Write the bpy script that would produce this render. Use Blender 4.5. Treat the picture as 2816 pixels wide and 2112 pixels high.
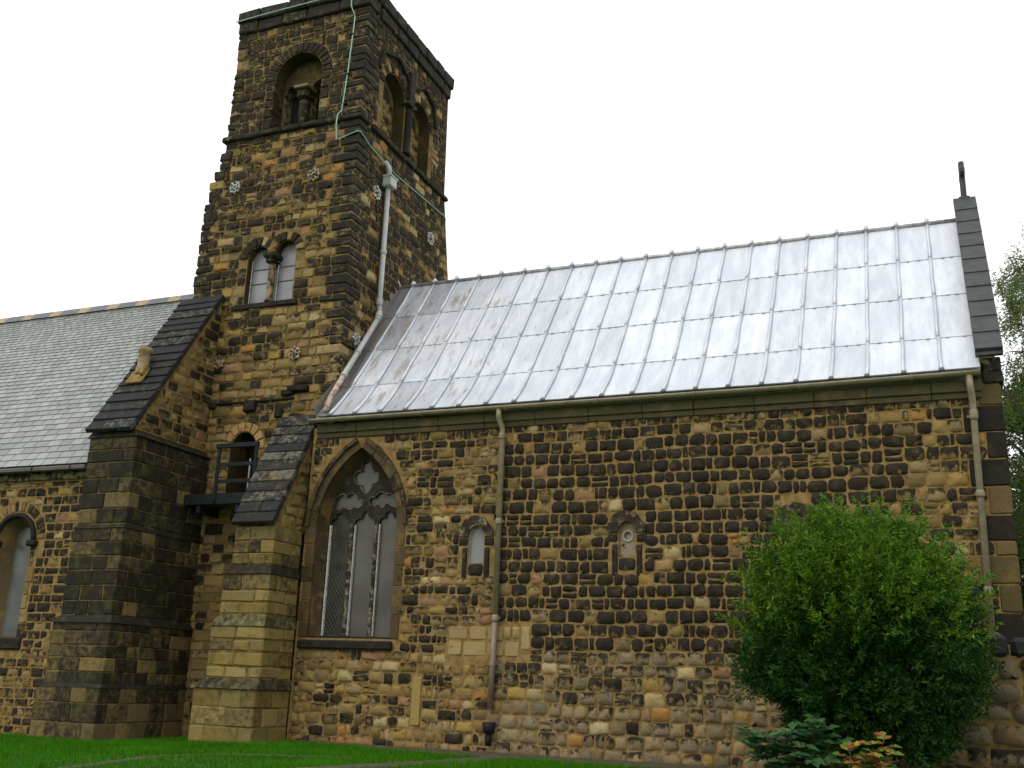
import bpy, math, random
from mathutils import Vector, noise
from mathutils.geometry import tessellate_polygon

for o in list(bpy.data.objects): bpy.data.objects.remove(o)
S = bpy.context.scene
COL = S.collection
V3 = Vector

# ------------------------------------------------------------------ camera
F_PX, W_PX, H_PX = 2849.0, 2816.0, 2112.0
YAW, PITCH, ROLL = (math.radians(a) for a in (-22.6157, 16.2306, 2.1344))
CAM = V3((0.0, -18.0, 1.16))
_f = V3((math.sin(YAW)*math.cos(PITCH), math.cos(YAW)*math.cos(PITCH), math.sin(PITCH)))
_r = V3((math.cos(YAW), -math.sin(YAW), 0))
_u = _r.cross(_f)
RT = _r*math.cos(ROLL) + _u*math.sin(ROLL)
UP = -_r*math.sin(ROLL) + _u*math.cos(ROLL)
FW = _f
cd = bpy.data.cameras.new('camera'); cam = bpy.data.objects.new('camera', cd); COL.objects.link(cam)
cd.sensor_width = 36; cd.lens = 36*F_PX/W_PX; cd.clip_end = 3000; cd.clip_start = .1
from mathutils import Matrix
M = Matrix((RT, UP, -FW)).transposed().to_4x4(); M.translation = CAM
cam.matrix_world = M
S.camera = cam

# ------------------------------------------------------------------ world, sun, exposure
SUN_EL, SUN_AZ = math.radians(52), math.radians(205)
wd = bpy.data.worlds.new('World'); S.world = wd; wd.use_nodes = True
nt = wd.node_tree; nt.nodes.clear()
sky = nt.nodes.new('ShaderNodeTexSky'); sky.sky_type = 'NISHITA'; sky.sun_disc = False
sky.sun_elevation = SUN_EL; sky.sun_rotation = SUN_AZ; sky.dust_density = 5
hs = nt.nodes.new('ShaderNodeHueSaturation'); hs.inputs['Saturation'].default_value = .12
mx = nt.nodes.new('ShaderNodeMix'); mx.data_type = 'RGBA'; mx.inputs[0].default_value = .86
mx.inputs[7].default_value = (11.4, 11.5, 11.7, 1)          # even grey cloud deck
bg = nt.nodes.new('ShaderNodeBackground'); bg.inputs[1].default_value = .13
ow = nt.nodes.new('ShaderNodeOutputWorld')
nt.links.new(sky.outputs[0], hs.inputs['Color']); nt.links.new(hs.outputs[0], mx.inputs[6])
nt.links.new(mx.outputs[2], bg.inputs[0]); nt.links.new(bg.outputs[0], ow.inputs[0])
sl = bpy.data.lights.new('sun', 'SUN'); sl.energy = .9; sl.angle = math.radians(35); sl.color = (1, .96, .9)
so = bpy.data.objects.new('sun', sl); COL.objects.link(so)
sd = V3((math.sin(SUN_AZ)*math.cos(SUN_EL), math.cos(SUN_AZ)*math.cos(SUN_EL), math.sin(SUN_EL)))
so.rotation_euler = sd.to_track_quat('Z', 'Y').to_euler(); so.location = (-5, -25, 30)
S.view_settings.view_transform = 'Standard'; S.view_settings.look = 'None'
S.view_settings.exposure = 0.0; S.view_settings.gamma = 1.0
S.render.resolution_x = 1024; S.render.resolution_y = 768
S.cycles.max_bounces = 6; S.cycles.diffuse_bounces = 3; S.cycles.glossy_bounces = 3
S.cycles.transparent_max_bounces = 6

# ------------------------------------------------------------------ helpers
def proj(p):
    d = V3(p) - CAM; z = d.dot(FW)
    if z < .1: return None
    return (W_PX/2 + F_PX*d.dot(RT)/z, H_PX/2 - F_PX*d.dot(UP)/z)

class MB:
    def __init__(s): s.v=[]; s.f=[]; s.c=[]
    def add(s, vs, fs, col=(1,1,1,0)):
        n=len(s.v); s.v += [V3(v) for v in vs]; s.f += [tuple(i+n for i in f) for f in fs]
        if isinstance(col, list): s.c += col
        else: s.c += [col]*len(vs)
        return s
    def quad(s,a,b,c,d,col=(1,1,1,0)): return s.add([a,b,c,d],[(0,1,2,3)],col)
    def box(s,x0,x1,y0,y1,z0,z1,col=(1,1,1,0)):
        vs=[(x,y,z) for z in (z0,z1) for y in (y0,y1) for x in (x0,x1)]
        return s.add(vs,[(0,2,3,1),(4,5,7,6),(0,1,5,4),(1,3,7,5),(3,2,6,7),(2,0,4,6)],col)
    def cbox(s,O,U,V,N,a,b,c,ch=.015,col=(1,1,1,0),jit=0,rng=random):
        """chamfered block: O corner, U V N unit axes, sizes a b c"""
        O,U,V,N=V3(O),V3(U),V3(V),V3(N); ch=min(ch,a*.3,b*.3,c*.3); vs=[]; idx={}
        L=(a,b,c)
        for k in range(8):
            bits=[(k>>i)&1 for i in range(3)]
            j=[rng.uniform(-jit,jit) for _ in range(3)]
            for ax in range(3):
                co=[]
                for i in range(3):
                    e = L[i] if bits[i] else 0
                    if i!=ax: e += (-ch if bits[i] else ch)
                    co.append(e + j[i])
                idx[(k,ax)]=len(vs); vs.append(O+U*co[0]+V*co[1]+N*co[2])
        fs=[]
        for ax in range(3):
            i,j2=[q for q in range(3) if q!=ax]
            for side in (0,1):
                q=[]
                for bi,bj in ((0,0),(1,0),(1,1),(0,1)):
                    q.append(idx[((side<<ax)|(bi<<i)|(bj<<j2),ax)])
                fs.append(q)
        for ax in range(3):                         # edges along ax
            i,j2=[q for q in range(3) if q!=ax]
            for bi in (0,1):
                for bj in (0,1):
                    k0=(bi<<i)|(bj<<j2); k1=k0|(1<<ax)
                    fs.append([idx[(k0,i)],idx[(k1,i)],idx[(k1,j2)],idx[(k0,j2)]])
        for k in range(8): fs.append([idx[(k,0)],idx[(k,1)],idx[(k,2)]])
        cen=sum(vs,V3())/len(vs); out=[]
        for f in fs:
            p=[vs[i] for i in f]; n=(p[1]-p[0]).cross(p[2]-p[0])
            out.append(tuple(f) if n.dot(sum(p,V3())/len(p)-cen)>=0 else tuple(reversed(f)))
        return s.add(vs,out,col)
    def tube(s,pts,r,n=10,caps=True,col=(1,1,1,0)):
        pts=[V3(p) for p in pts]; rs=r if isinstance(r,list) else [r]*len(pts); vs=[]; prev=None
        for i,p in enumerate(pts):
            t=(pts[min(i+1,len(pts)-1)]-pts[max(i-1,0)]).normalized()
            if prev is None:
                a=V3((0,0,1)) if abs(t.z)<.9 else V3((1,0,0)); x=t.cross(a).normalized()
            else: x=(prev-t*prev.dot(t)).normalized()
            y=t.cross(x); prev=x
            vs+=[p+(x*math.cos(2*math.pi*k/n)+y*math.sin(2*math.pi*k/n))*rs[i] for k in range(n)]
        fs=[(i*n+k,i*n+(k+1)%n,(i+1)*n+(k+1)%n,(i+1)*n+k) for i in range(len(pts)-1) for k in range(n)]
        if caps: fs+=[tuple(reversed(range(n))),tuple(range((len(pts)-1)*n,len(pts)*n))]
        return s.add(vs,fs,col)
    def lathe(s,O,prof,n=14,col=(1,1,1,0)):
        O=V3(O); vs=[]; m=len(prof)
        for r,z in prof: vs+=[O+V3((r*math.cos(2*math.pi*k/n),r*math.sin(2*math.pi*k/n),z)) for k in range(n)]
        fs=[(i*n+k,i*n+(k+1)%n,(i+1)*n+(k+1)%n,(i+1)*n+k) for i in range(m-1) for k in range(n)]
        fs+=[tuple(reversed(range(n))),tuple(range((m-1)*n,m*n))]
        return s.add(vs,fs,col)
    def sheet(s,P,outer,holes=(),d=0,col=(1,1,1,0),flip=False):
        loops=[outer]+list(holes); flat=[q for l in loops for q in l]
        tr=tessellate_polygon([[V3((u,v,0)) for u,v in l] for l in loops])
        vs=[P(u,v,d) for u,v in flat]; n=P(0,0,1)-P(0,0,0); out=[]
        for t in tr:
            a,b,c=(vs[i] for i in t); ok=(b-a).cross(c-a).dot(n)>0
            out.append(t if ok else tuple(reversed(t)))
        return s.add(vs,out,col)
    def reveal(s,P,loop,d0,d1,loop2=None,col=(1,1,1,0),closed=True):
        l2=loop2 or loop; n=len(loop)
        vs=[P(u,v,d0) for u,v in loop]+[P(u,v,d1) for u,v in l2]
        m=n if closed else n-1
        return s.add(vs,[(i,(i+1)%n,n+(i+1)%n,n+i) for i in range(m)],col)

BASE={}
def thing(name,label,cat,loc=(0,0,0),group=None):
    o=bpy.data.objects.new(name,None); COL.objects.link(o); o.location=loc; BASE[o.name]=V3(loc)
    o.empty_display_size=.3
    tag(o,label,cat,group); return o
def tag(o,label=None,cat=None,group=None,kind=None):
    for k,v in (('label',label),('category',cat),('group',group),('kind',kind)):
        if v: o[k]=v
    return o
def obj(name,mb,mat,parent=None,smooth=False,origin=None,kind=None):
    """mb holds world coordinates"""
    pb=BASE[parent.name] if parent else V3()
    org=V3(origin) if origin is not None else V3(pb)
    me=bpy.data.meshes.new(name); me.from_pydata([v-org for v in mb.v],[],mb.f)
    if len(mb.c)==len(mb.v) and mb.v:
        at=me.color_attributes.new('tone','FLOAT_COLOR','POINT'); at.data.foreach_set('color',[x for c in mb.c for x in c])
    if smooth: me.polygons.foreach_set('use_smooth',[True]*len(me.polygons))
    me.materials.append(mat); me.update()
    o=bpy.data.objects.new(name,me); COL.objects.link(o); BASE[o.name]=org
    if parent: o.parent=parent
    o.location=org-pb
    if kind: o['kind']=kind
    return o

def P_front(y): return lambda u,v,d=0: V3((u,y-d,v))
def P_east(x): return lambda u,v,d=0: V3((x+d,u,v))

# ------------------------------------------------------------------ materials
def mat(name):
    m=bpy.data.materials.new(name); m.use_nodes=True; t=m.node_tree; b=t.nodes['Principled BSDF']; return m,t,b
def N(t,typ,**kw):
    n=t.nodes.new(typ)
    for k,v in kw.items():
        if k.startswith('i_'): n.inputs[k[2:]].default_value=v
        else: setattr(n,k,v)
    return n
def mixc(t,fac,a,b,mode='MIX'):
    m=t.nodes.new('ShaderNodeMix'); m.data_type='RGBA'; m.blend_type=mode
    for i,x in ((0,fac),(6,a),(7,b)):
        if hasattr(x,'is_output'): t.links.new(x,m.inputs[i])
        else: m.inputs[i].default_value=x
    return m.outputs[2]
def mth(t,op,a,b=None,clamp=False):
    m=t.nodes.new('ShaderNodeMath'); m.operation=op; m.use_clamp=clamp
    for i,x in ((0,a),(1,b)):
        if x is None: continue
        if hasattr(x,'is_output'): t.links.new(x,m.inputs[i])
        else: m.inputs[i].default_value=x
    return m.outputs[0]
def rng_map(t,x,a,b,c=0,d=1):
    m=t.nodes.new('ShaderNodeMapRange'); m.interpolation_type='SMOOTHSTEP'
    t.links.new(x,m.inputs[0])
    for i,v in ((1,a),(2,b),(3,c),(4,d)): m.inputs[i].default_value=v
    return m.outputs[0]
def nz(t,scale,detail=4,rough=.6,vec=None):
    n=t.nodes.new('ShaderNodeTexNoise'); n.inputs['Scale'].default_value=scale; n.inputs['Detail'].default_value=detail; n.inputs['Roughness'].default_value=rough
    if vec is None: vec=t.nodes.new('ShaderNodeNewGeometry').outputs['Position']
    t.links.new(vec,n.inputs['Vector']); return n.outputs['Fac']
def stretch(t,sx,sy,sz):
    m=t.nodes.new('ShaderNodeMapping'); m.inputs['Scale'].default_value=(sx,sy,sz)
    t.links.new(t.nodes.new('ShaderNodeNewGeometry').outputs['Position'],m.inputs['Vector']); return m.outputs[0]
def bump(t,b,h,strength=.4,dist=.02):
    n=t.nodes.new('ShaderNodeBump'); n.inputs['Strength'].default_value=strength; n.inputs['Distance'].default_value=dist
    t.links.new(h,n.inputs['Height']); t.links.new(n.outputs[0],b.inputs['Normal'])

def stone_mat(name,moss=0.0,streak=0.0,sootcol=(.0165,.0145,.0115,1),amp=1.45,lo=.33,hi=.60):
    m,t,b=mat(name)
    at=N(t,'ShaderNodeAttribute',attribute_name='tone')
    n1=nz(t,8,6,.66); n2=nz(t,42,4,.65); n3=nz(t,2.2,3,.6); n4=nz(t,1,4,.6,stretch(t,6,6,45))
    a=mth(t,'ADD',at.outputs['Alpha'],mth(t,'MULTIPLY',mth(t,'SUBTRACT',n1,.5),amp))
    mk=rng_map(t,a,lo,hi)
    g=mth(t,'ADD',mth(t,'MULTIPLY',n2,1.0),mth(t,'MULTIPLY',n4,.5))
    val=mth(t,'ADD',mth(t,'MULTIPLY',g,.85),.36)
    vv=N(t,'ShaderNodeCombineColor'); [t.links.new(val,vv.inputs[i]) for i in range(3)]
    base=mixc(t,1.0,at.outputs['Color'],vv.outputs[0],'MULTIPLY')
    ochre=rng_map(t,n3,.52,.70,0,.35)
    base=mixc(t,ochre,base,(.27,.155,.045,1))
    sv=N(t,'ShaderNodeCombineColor'); s2=mth(t,'ADD',mth(t,'MULTIPLY',n2,1.6),.25); [t.links.new(s2,sv.inputs[i]) for i in range(3)]
    soot=mixc(t,1.0,sootcol,sv.outputs[0],'MULTIPLY')
    soot=mixc(t,rng_map(t,nz(t,5,5,.6),.48,.74,.0,.20),soot,base)
    c=mixc(t,mth(t,'MULTIPLY',mk,.96),base,soot)
    if moss:
        mm=rng_map(t,nz(t,3.1,5,.65),.62-moss*.2,.80-moss*.2,0,.7)
        c=mixc(t,mm,c,(.065,.075,.018,1))
    t.links.new(c,b.inputs['Base Color'])
    b.inputs['Roughness'].default_value=.7; b.inputs['Specular IOR Level'].default_value=.08
    h=mth(t,'ADD',mth(t,'MULTIPLY',n1,1.0),mth(t,'MULTIPLY',n2,.5)); bump(t,b,h,.55,.03)
    return m
def simple_mat(name,c1,c2,scale=12,rough=.6,metal=0,bumps=.2,detail=5,spec=.5,lo=.35,hi=.65):
    m,t,b=mat(name); n=nz(t,scale,detail,.62)
    c=mixc(t,rng_map(t,n,lo,hi),(*c1,1),(*c2,1)); t.links.new(c,b.inputs['Base Color'])
    b.inputs['Roughness'].default_value=rough; b.inputs['Metallic'].default_value=metal; b.inputs['Specular IOR Level'].default_value=spec
    if bumps: bump(t,b,nz(t,scale*3,4,.6),bumps,.01)
    return m

M_STONE=stone_mat('weathered_sandstone')
M_TOWER=stone_mat('mossy_sandstone',.25)
M_BUTT=stone_mat('damp_sandstone',.45,amp=1.1,lo=.22,hi=.72)
M_SLABS=stone_mat('dark_coping_stone',.15,sootcol=(.020,.021,.021,1))
M_COPE=simple_mat('smooth_dark_coping',(.040,.044,.043),(.058,.062,.060),5,.6,0,.25,6,.3)
M_MORTAR=simple_mat('lime_mortar',(.165,.105,.034),(.275,.182,.068),7,.9,0,.6,7,.1)
M_MORTAR2=simple_mat('old_mortar',(.10,.066,.023),(.225,.15,.056),5,.9,0,.6,7,.1)
M_PIPE=simple_mat('buff_painted_iron',(.175,.142,.082),(.235,.195,.12),6,.5,0,.1)
M_PIPELOW=simple_mat('brown_painted_iron',(.15,.115,.08),(.20,.155,.11),6,.5,0,.1)
M_PIPEGREY=simple_mat('grey_painted_iron',(.36,.36,.33),(.44,.44,.42),4,.5,0,.1)
M_RUST=simple_mat('rusty_white_iron',(.45,.40,.33),(.22,.10,.06),9,.7,0,.2)
M_IRON=simple_mat('black_iron',(.011,.012,.014),(.018,.019,.021),14,.6,0,.1,5,.15)
M_PANE=simple_mat('window_glass',(.060,.057,.044),(.095,.090,.070),1.1,.3,0,0,3,.35)
M_PANEDARK=simple_mat('dark_leaded_glass',(.022,.022,.013),(.042,.041,.028),2.5,.3,0,0,2,.3)
M_PANEWHITE=simple_mat('milky_window_sheet',(.22,.215,.225),(.27,.265,.275),1.5,.3,0,0,2)
M_PANEGREY=simple_mat('grey_window_sheet',(.16,.16,.145),(.20,.20,.185),1.5,.3,0,0,2)
M_LEADCAME=simple_mat('lead_came',(.09,.09,.075),(.12,.12,.10),9,.6,0,0)
M_WHITE=simple_mat('flaking_white_paint',(.62,.62,.60),(.20,.17,.12),38,.6,0,.2,6,.5,.45,.62)
M_COPPER=simple_mat('verdigris_copper',(.24,.45,.34),(.34,.55,.44),9,.6,0,0)
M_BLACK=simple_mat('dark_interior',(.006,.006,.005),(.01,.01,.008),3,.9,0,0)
M_CORNICE=stone_mat('eaves_stone',.12)
M_WOOD=simple_mat('bark',(.035,.026,.018),(.07,.055,.04),20,.9,0,.5)
M_FLAG=simple_mat('worn_paving',(.03,.028,.012),(.075,.06,.03),6,.8,0,.5)
M_TERRA=simple_mat('terracotta_pot',(.33,.24,.12),(.20,.14,.07),9,.8,0,.2)

def lead_mat():
    m,t,b=mat('wet_lead_sheet')
    at=N(t,'ShaderNodeAttribute',attribute_name='tone')
    n1=nz(t,1.0,5,.65,stretch(t,5,1.2,1.2)); n2=nz(t,16,5,.7); n3=nz(t,1,4,.7,stretch(t,1.2,9,9)); n4=nz(t,1.0,6,.7,stretch(t,7,1.5,1.5))
    c=mixc(t,rng_map(t,n1,.35,.68),(.555,.585,.625,1),(.685,.705,.73,1))
    c=mixc(t,rng_map(t,n3,.5,.75,0,.3),c,(.60,.64,.69,1))
    c=mixc(t,1.0,c,at.outputs['Color'],'MULTIPLY')
    ru=mth(t,'MULTIPLY',rng_map(t,mth(t,'ADD',n4,mth(t,'MULTIPLY',at.outputs['Alpha'],.17)),.66,.80),.65)
    c=mixc(t,ru,c,(.26,.19,.14,1))
    n5=nz(t,1.0,6,.75,stretch(t,16,1.1,1.1)); c=mixc(t,rng_map(t,n5,.56,.72,0,.30),c,(.40,.38,.35,1))
    spot=rng_map(t,mth(t,'ADD',n2,mth(t,'MULTIPLY',at.outputs['Alpha'],.1)),.70,.78,0,.7)
    c=mixc(t,spot,c,(.16,.14,.11,1))
    t.links.new(c,b.inputs['Base Color']); b.inputs['Metallic'].default_value=.5
    b.inputs['Roughness'].default_value=.5
    bump(t,b,mth(t,'ADD',mth(t,'MULTIPLY',n1,1.2),mth(t,'MULTIPLY',n3,.7)),.22,.03)
    return m
M_LEAD=lead_mat()
def slate_mat():
    m,t,b=mat('wet_slate'); at=N(t,'ShaderNodeAttribute',attribute_name='tone')
    n2=nz(t,14,5,.65)
    c=mixc(t,n2,(.17,.18,.168,1),(.26,.27,.25,1)); c=mixc(t,1.0,c,at.outputs['Color'],'MULTIPLY')
    t.links.new(c,b.inputs['Base Color']); b.inputs['Roughness'].default_value=.32; b.inputs['Specular IOR Level'].default_value=.6
    bump(t,b,n2,.2,.01); return m
M_SLATE=slate_mat()
def leaf_mat(name,trans=.25,spec=.2):
    m,t,b=mat(name); at=N(t,'ShaderNodeAttribute',attribute_name='tone')
    t.links.new(at.outputs['Color'],b.inputs['Base Color']); b.inputs['Roughness'].default_value=.5; b.inputs['Specular IOR Level'].default_value=spec
    tr=N(t,'ShaderNodeBsdfTranslucent'); t.links.new(at.outputs['Color'],tr.inputs[0])
    mx=N(t,'ShaderNodeMixShader'); mx.inputs[0].default_value=trans
    t.links.new(b.outputs[0],mx.inputs[1]); t.links.new(tr.outputs[0],mx.inputs[2]); t.links.new(mx.outputs[0],t.nodes['Material Output'].inputs[0])
    return m
M_LEAF=leaf_mat('leaf'); M_GRASS=leaf_mat('grass_blade',.15,.04)
M_TURF=simple_mat('turf',(.014,.07,.003),(.028,.105,.005),2.5,.9,0,.6,8)

# ------------------------------------------------------------------ masonry generator
BUFF=[(.225,.152,.054),(.19,.124,.042),(.25,.172,.064),(.16,.112,.046),(.255,.185,.082)]
def jit(c,r,k=.12): 
    s=1+r.uniform(-k,k); return tuple(max(.01,x*s*(1+r.uniform(-k,k)*.15)) for x in c)
def pick(r,soot_p=.8,soot=(.75,1.0),pale=(.05,.5),odd=.05):
    """colour of one stone and how much of it is under black crust"""
    q=r.random(); c=r.choice(BUFF)
    if q<odd: c=r.choice([(.30,.155,.045),(.25,.14,.07),(.36,.275,.135),(.32,.245,.11),(.29,.19,.055)])
    a=r.uniform(*soot) if r.random()<soot_p else r.uniform(*pale)
    if q<odd: a=min(a,.25)
    return jit(c,r),a

def rubble(P,ua,ub,va,vb,rd,depth,jt,tone,soot,r,smooth=True,grad=.40,tilt=.012,out=None):
    """one rough stone: rounded, uneven outline with a domed face"""
    cu,cv=(ua+ub)/2,(va+vb)/2; a,b=(ub-ua)/2,(vb-va)/2
    if a<.015 or b<.015: return None
    q=min(a,b)*rd; pts=[]
    cor=[(1,-1),(1,1),(-1,1),(-1,-1)]
    for i,(sx,sy) in enumerate(cor):
        qq=q*r.uniform(.55,1.45)
        e=[(sx*(a-qq),sy*b),(sx*a,sy*(b-qq))]
        m=(sx*(a-qq*.3),sy*(b-qq*.3))
        if i in (0,2): seq=[e[0],m,e[1]]
        else: seq=[e[1],m,e[0]]
        pts+=seq
        nx=cor[(i+1)%4]
        pts.append(((sx*a+nx[0]*a)/2,(sy*b+nx[1]*b)/2))
    pts=[(x+r.uniform(-jt,jt),y+r.uniform(-jt,jt)) for x,y in pts]
    n=len(pts); ins=max(.80,1-.013/min(a,b)) if smooth else max(.85,1-.008/min(a,b))
    tx,ty=r.uniform(-tilt,tilt)/max(a,.05),r.uniform(-tilt,tilt)/max(b,.05)
    vs=[P(cu+x,cv+y,-.006) for x,y in pts]
    vs+=[P(cu+x*ins,cv+y*ins,depth*(.62 if smooth else 1)+x*ins*tx+y*ins*ty) for x,y in pts]
    vs.append(P(cu+r.uniform(-.3,.3)*a,cv+r.uniform(-.3,.3)*b,depth*(r.uniform(.55,.85) if smooth else 1.0)))
    col=[(*tone,soot+grad*(y/b)*.5) for x,y in pts]; col+=col+[(*tone,soot-grad*.15)]
    fs=[(i,(i+1)%n,n+(i+1)%n,n+i) for i in range(n)]+[(n+i,n+(i+1)%n,2*n) for i in range(n)]
    # outline runs anticlockwise in u,v; face it outward
    a0,b0,c0=vs[n],vs[n+1],vs[2*n]; nn=P(0,0,1)-P(0,0,0)
    if (b0-a0).cross(c0-a0).dot(nn)<0: fs=[tuple(reversed(f)) for f in fs]
    mb=MB(); mb.add(vs,fs,col); mb.sm=smooth
    if out is not None: out.append(mb)
    return mb

def subtract(iv,cuts):
    out=[iv]
    for c0,c1 in cuts:
        nx=[]
        for a,b in out:
            if c1<=a or c0>=b: nx.append((a,b)); continue
            if c0>a: nx.append((a,c0))
            if c1<b: nx.append((c1,b))
        out=nx
    return out

def masonry(P,u0,u1,v0,v1,r,rowh=(.17,.24),w=(.18,.42),joint=.04,rd=.5,depth=(.018,.04),jt=.01,
            tonef=None,cuts=None,rows=None,smooth=True,wob=.0,midcut=False,out=None,small=.10,grad=.40):
    """stones in uneven courses between u0(v)..u1(v); cuts(v) -> intervals to leave open"""
    out=[] if out is None else out
    f0=u0 if callable(u0) else (lambda v:u0); f1=u1 if callable(u1) else (lambda v:u1)
    if rows is None:
        rows=[]; v=v0
        while v<v1-.05:
            h=r.uniform(*rowh); 
            if v1-(v+h)<rowh[0]*.7: h=v1-v
            rows.append((v,v+h)); v+=h
    ph=r.uniform(0,9)
    for va,vb in rows:
        sm=[va+.02,(va+vb)/2,vb-.02]
        a=max(f0(v) for v in sm); b=min(f1(v) for v in sm)
        if b-a<.06: continue
        cc=[c for v in (sm[1:2] if midcut else sm) for c in (cuts(v) if cuts else [])]
        for s0,s1 in subtract((a,b),cc):
            if s1-s0<.05: continue
            x=s0
            while x<s1-.03:
                ww=r.uniform(*w)
                if r.random()<small: ww=r.uniform(.08,.14)
                if s1-(x+ww)<w[0]*.6: ww=s1-x
                if ww>w[1]*1.35: ww*=.5
                t,so=tonef((x+ww/2),(va+vb)/2,r)
                wb=wob*math.sin((x+ph)*1.7)+wob*.6*math.sin(x*4.1+va*7)
                jv=r.uniform(.0,joint*.4)
                segs=[(va,vb)]
                if ww>.16 and (vb-va)>.2 and r.random()<.06:
                    mid=va+(vb-va)*r.uniform(.4,.6); segs=[(va,mid),(mid,vb)]
                for p,q in segs:
                    rubble(P,x+joint/2,x+ww-joint/2,p+joint/2+wb+jv*.3,q-joint/2+wb-jv*r.random()*.6,rd*r.uniform(.6,1.3),r.uniform(*depth),jt,t,so,r,smooth,grad,out=out)
                x+=ww
    return out

def parea(mb):
    ps=[proj(v) for v in mb.v]
    if any(p is None for p in ps): return 0
    xs=[p[0] for p in ps]; ys=[p[1] for p in ps]
    x0,x1,y0,y1=max(min(xs),0),min(max(xs),W_PX),max(min(ys),0),min(max(ys),H_PX)
    return max(0,x1-x0)*max(0,y1-y0)
def place(stones,parent,material,n=290,name='stone',rest='stones',hidden=None):
    """the n that show largest become parts of their own, the others one mass"""
    sc=[(parea(m)*(0 if hidden and hidden(m) else 1),i) for i,m in enumerate(stones)]
    sc.sort(reverse=True)
    big=set(i for a,i in sc[:n] if a>0); mass=MB(); smo=True
    for i,m in enumerate(stones):
        if i in big:
            c=sum(m.v,V3())/len(m.v)
            obj(name,m,material,parent,getattr(m,'sm',False),origin=c)
        else:
            mass.add(m.v,m.f,m.c); smo=getattr(m,'sm',False)
    if mass.v: obj(rest,mass,material,parent,smo,kind='stuff')

def arch(x0,x1,zs,n=12,pointed=False,k=1.0,z0=None):
    """opening outline: from (x0,z0) up over the arch and down to (x1,z0)"""
    xc=(x0+x1)/2; hw=(x1-x0)/2; pts=[]
    if pointed:
        R=2*hw*k
        a1=math.acos((R-hw)/R)
        left=[(x0+R-R*math.cos(a1*i/n),zs+R*math.sin(a1*i/n)) for i in range(n+1)]
        pts=left+[(2*xc-x,z) for x,z in reversed(left[:-1])]
    else:
        pts=[(xc-hw*math.cos(math.pi*i/n),zs+k*hw*math.sin(math.pi*i/n)) for i in range(n+1)]
    if z0 is not None: pts=[(x0,z0)]+pts+[(x1,z0)]
    return pts
def loop_cut(loop,pad=.0):
    """interval of u covered by a closed outline at height v"""
    def f(v):
        xs=[]
        n=len(loop)
        for i in range(n):
            (a,b),(c,d)=loop[i],loop[(i+1)%n]
            if (b-v)*(d-v)<0: xs.append(a+(c-a)*(v-b)/(d-b))
        return [(min(xs)-pad,max(xs)+pad)] if xs else []
    return f
def voussoirs(P,xc,zc,ri,ro,n,r,tonef,a0=0,a1=math.pi,depth=.03,out=None,ky=1.0,joint=.012):
    out=[] if out is None else out
    for i in range(n):
        b0=a0+(a1-a0)*i/n; b1=a0+(a1-a0)*(i+1)/n; g=joint/ro
        b0+=g; b1-=g; j=r.uniform(-.015,.02)
        def Q(u,v,d=0): 
            ang=b0+(b1-b0)*u; rr=ri+(ro+j-ri)*v
            return P(xc-rr*math.cos(ang),zc+ky*rr*math.sin(ang),d)
        t,so=tonef(xc,zc,r); mb=MB(); dd=depth*r.uniform(.7,1.3)
        o=[(0,0),(.5,0),(1,0),(1,.5),(1,1),(.5,1),(0,1),(0,.5)]
        vs=[Q(u,v,-.012) for u,v in o]+[Q(.5+(u-.5)*.86,.5+(v-.5)*.9,dd) for u,v in o]+[Q(.5,.5,dd)]
        fs=[(k,(k+1)%8,8+(k+1)%8,8+k) for k in range(8)]+[(8+k,8+(k+1)%8,16) for k in range(8)]
        nn=P(0,0,1)-P(0,0,0)
        if (vs[9]-vs[8]).cross(vs[16]-vs[8]).dot(nn)<0: fs=[tuple(reversed(f)) for f in fs]
        mb.add(vs,fs,[(*t,so)]*17); mb.sm=False; out.append(mb)
    return out
def block(out,O,U,V,Nn,a,b,c,tone,soot,ch=.02,jit_=.006,rng=random):
    mb=MB(); mb.cbox(O,U,V,Nn,a,b,c,ch,(*tone,soot),jit_,rng); mb.sm=False; out.append(mb); return mb
X,Y,Z=V3((1,0,0)),V3((0,1,0)),V3((0,0,1))

def gz(x,y):
    """height of the ground"""
    z=-.10*min(1,max(0,(-11.5-x)/3.0))
    z-=.035*max(0,-y-5.5)
    return max(z,-.75)

# ------------------------------------------------------------------ ground
def axis(lo,hi,step,far):
    a=[]; v=lo
    while v<=hi+1e-6: a.append(v); v+=step
    k=step; v=hi
    while v<far: k*=1.5; v+=k; a.append(v)
    k=step; v=lo; b=[]
    while v>-far: k*=1.5; v-=k; b.append(v)
    return list(reversed(b))+a
gx=axis(-24,8,.5,700); gy=axis(-14,4,.5,700); mb=MB()
for y in gy:
    for x in gx:
        h=.03*noise.noise(V3((x*.7,y*.7,0))) if (-30<x<12 and -18<y<-1) else 0
        mb.v.append(V3((x,y,gz(x,y)+h-.015)))
nx=len(gx)
for j in range(len(gy)-1):
    for i in range(nx-1): mb.f.append((j*nx+i,j*nx+i+1,(j+1)*nx+i+1,(j+1)*nx+i))
tag(obj('ground',mb,M_TURF,smooth=True),kind='structure')

def edge_y(x):
    pts=[(-20,-.2),(-11.6,-.25),(-10.3,-.45),(-9.4,-.75),(-8.2,-1.0),(-6.6,-1.1),(-4.5,-1.15),(-2,-1.2),(8,-1.2)]
    for (a,b),(c,d) in zip(pts,pts[1:]):
        if a<=x<=c: return b+(d-b)*(x-a)/(c-a)
    return -.3
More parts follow.
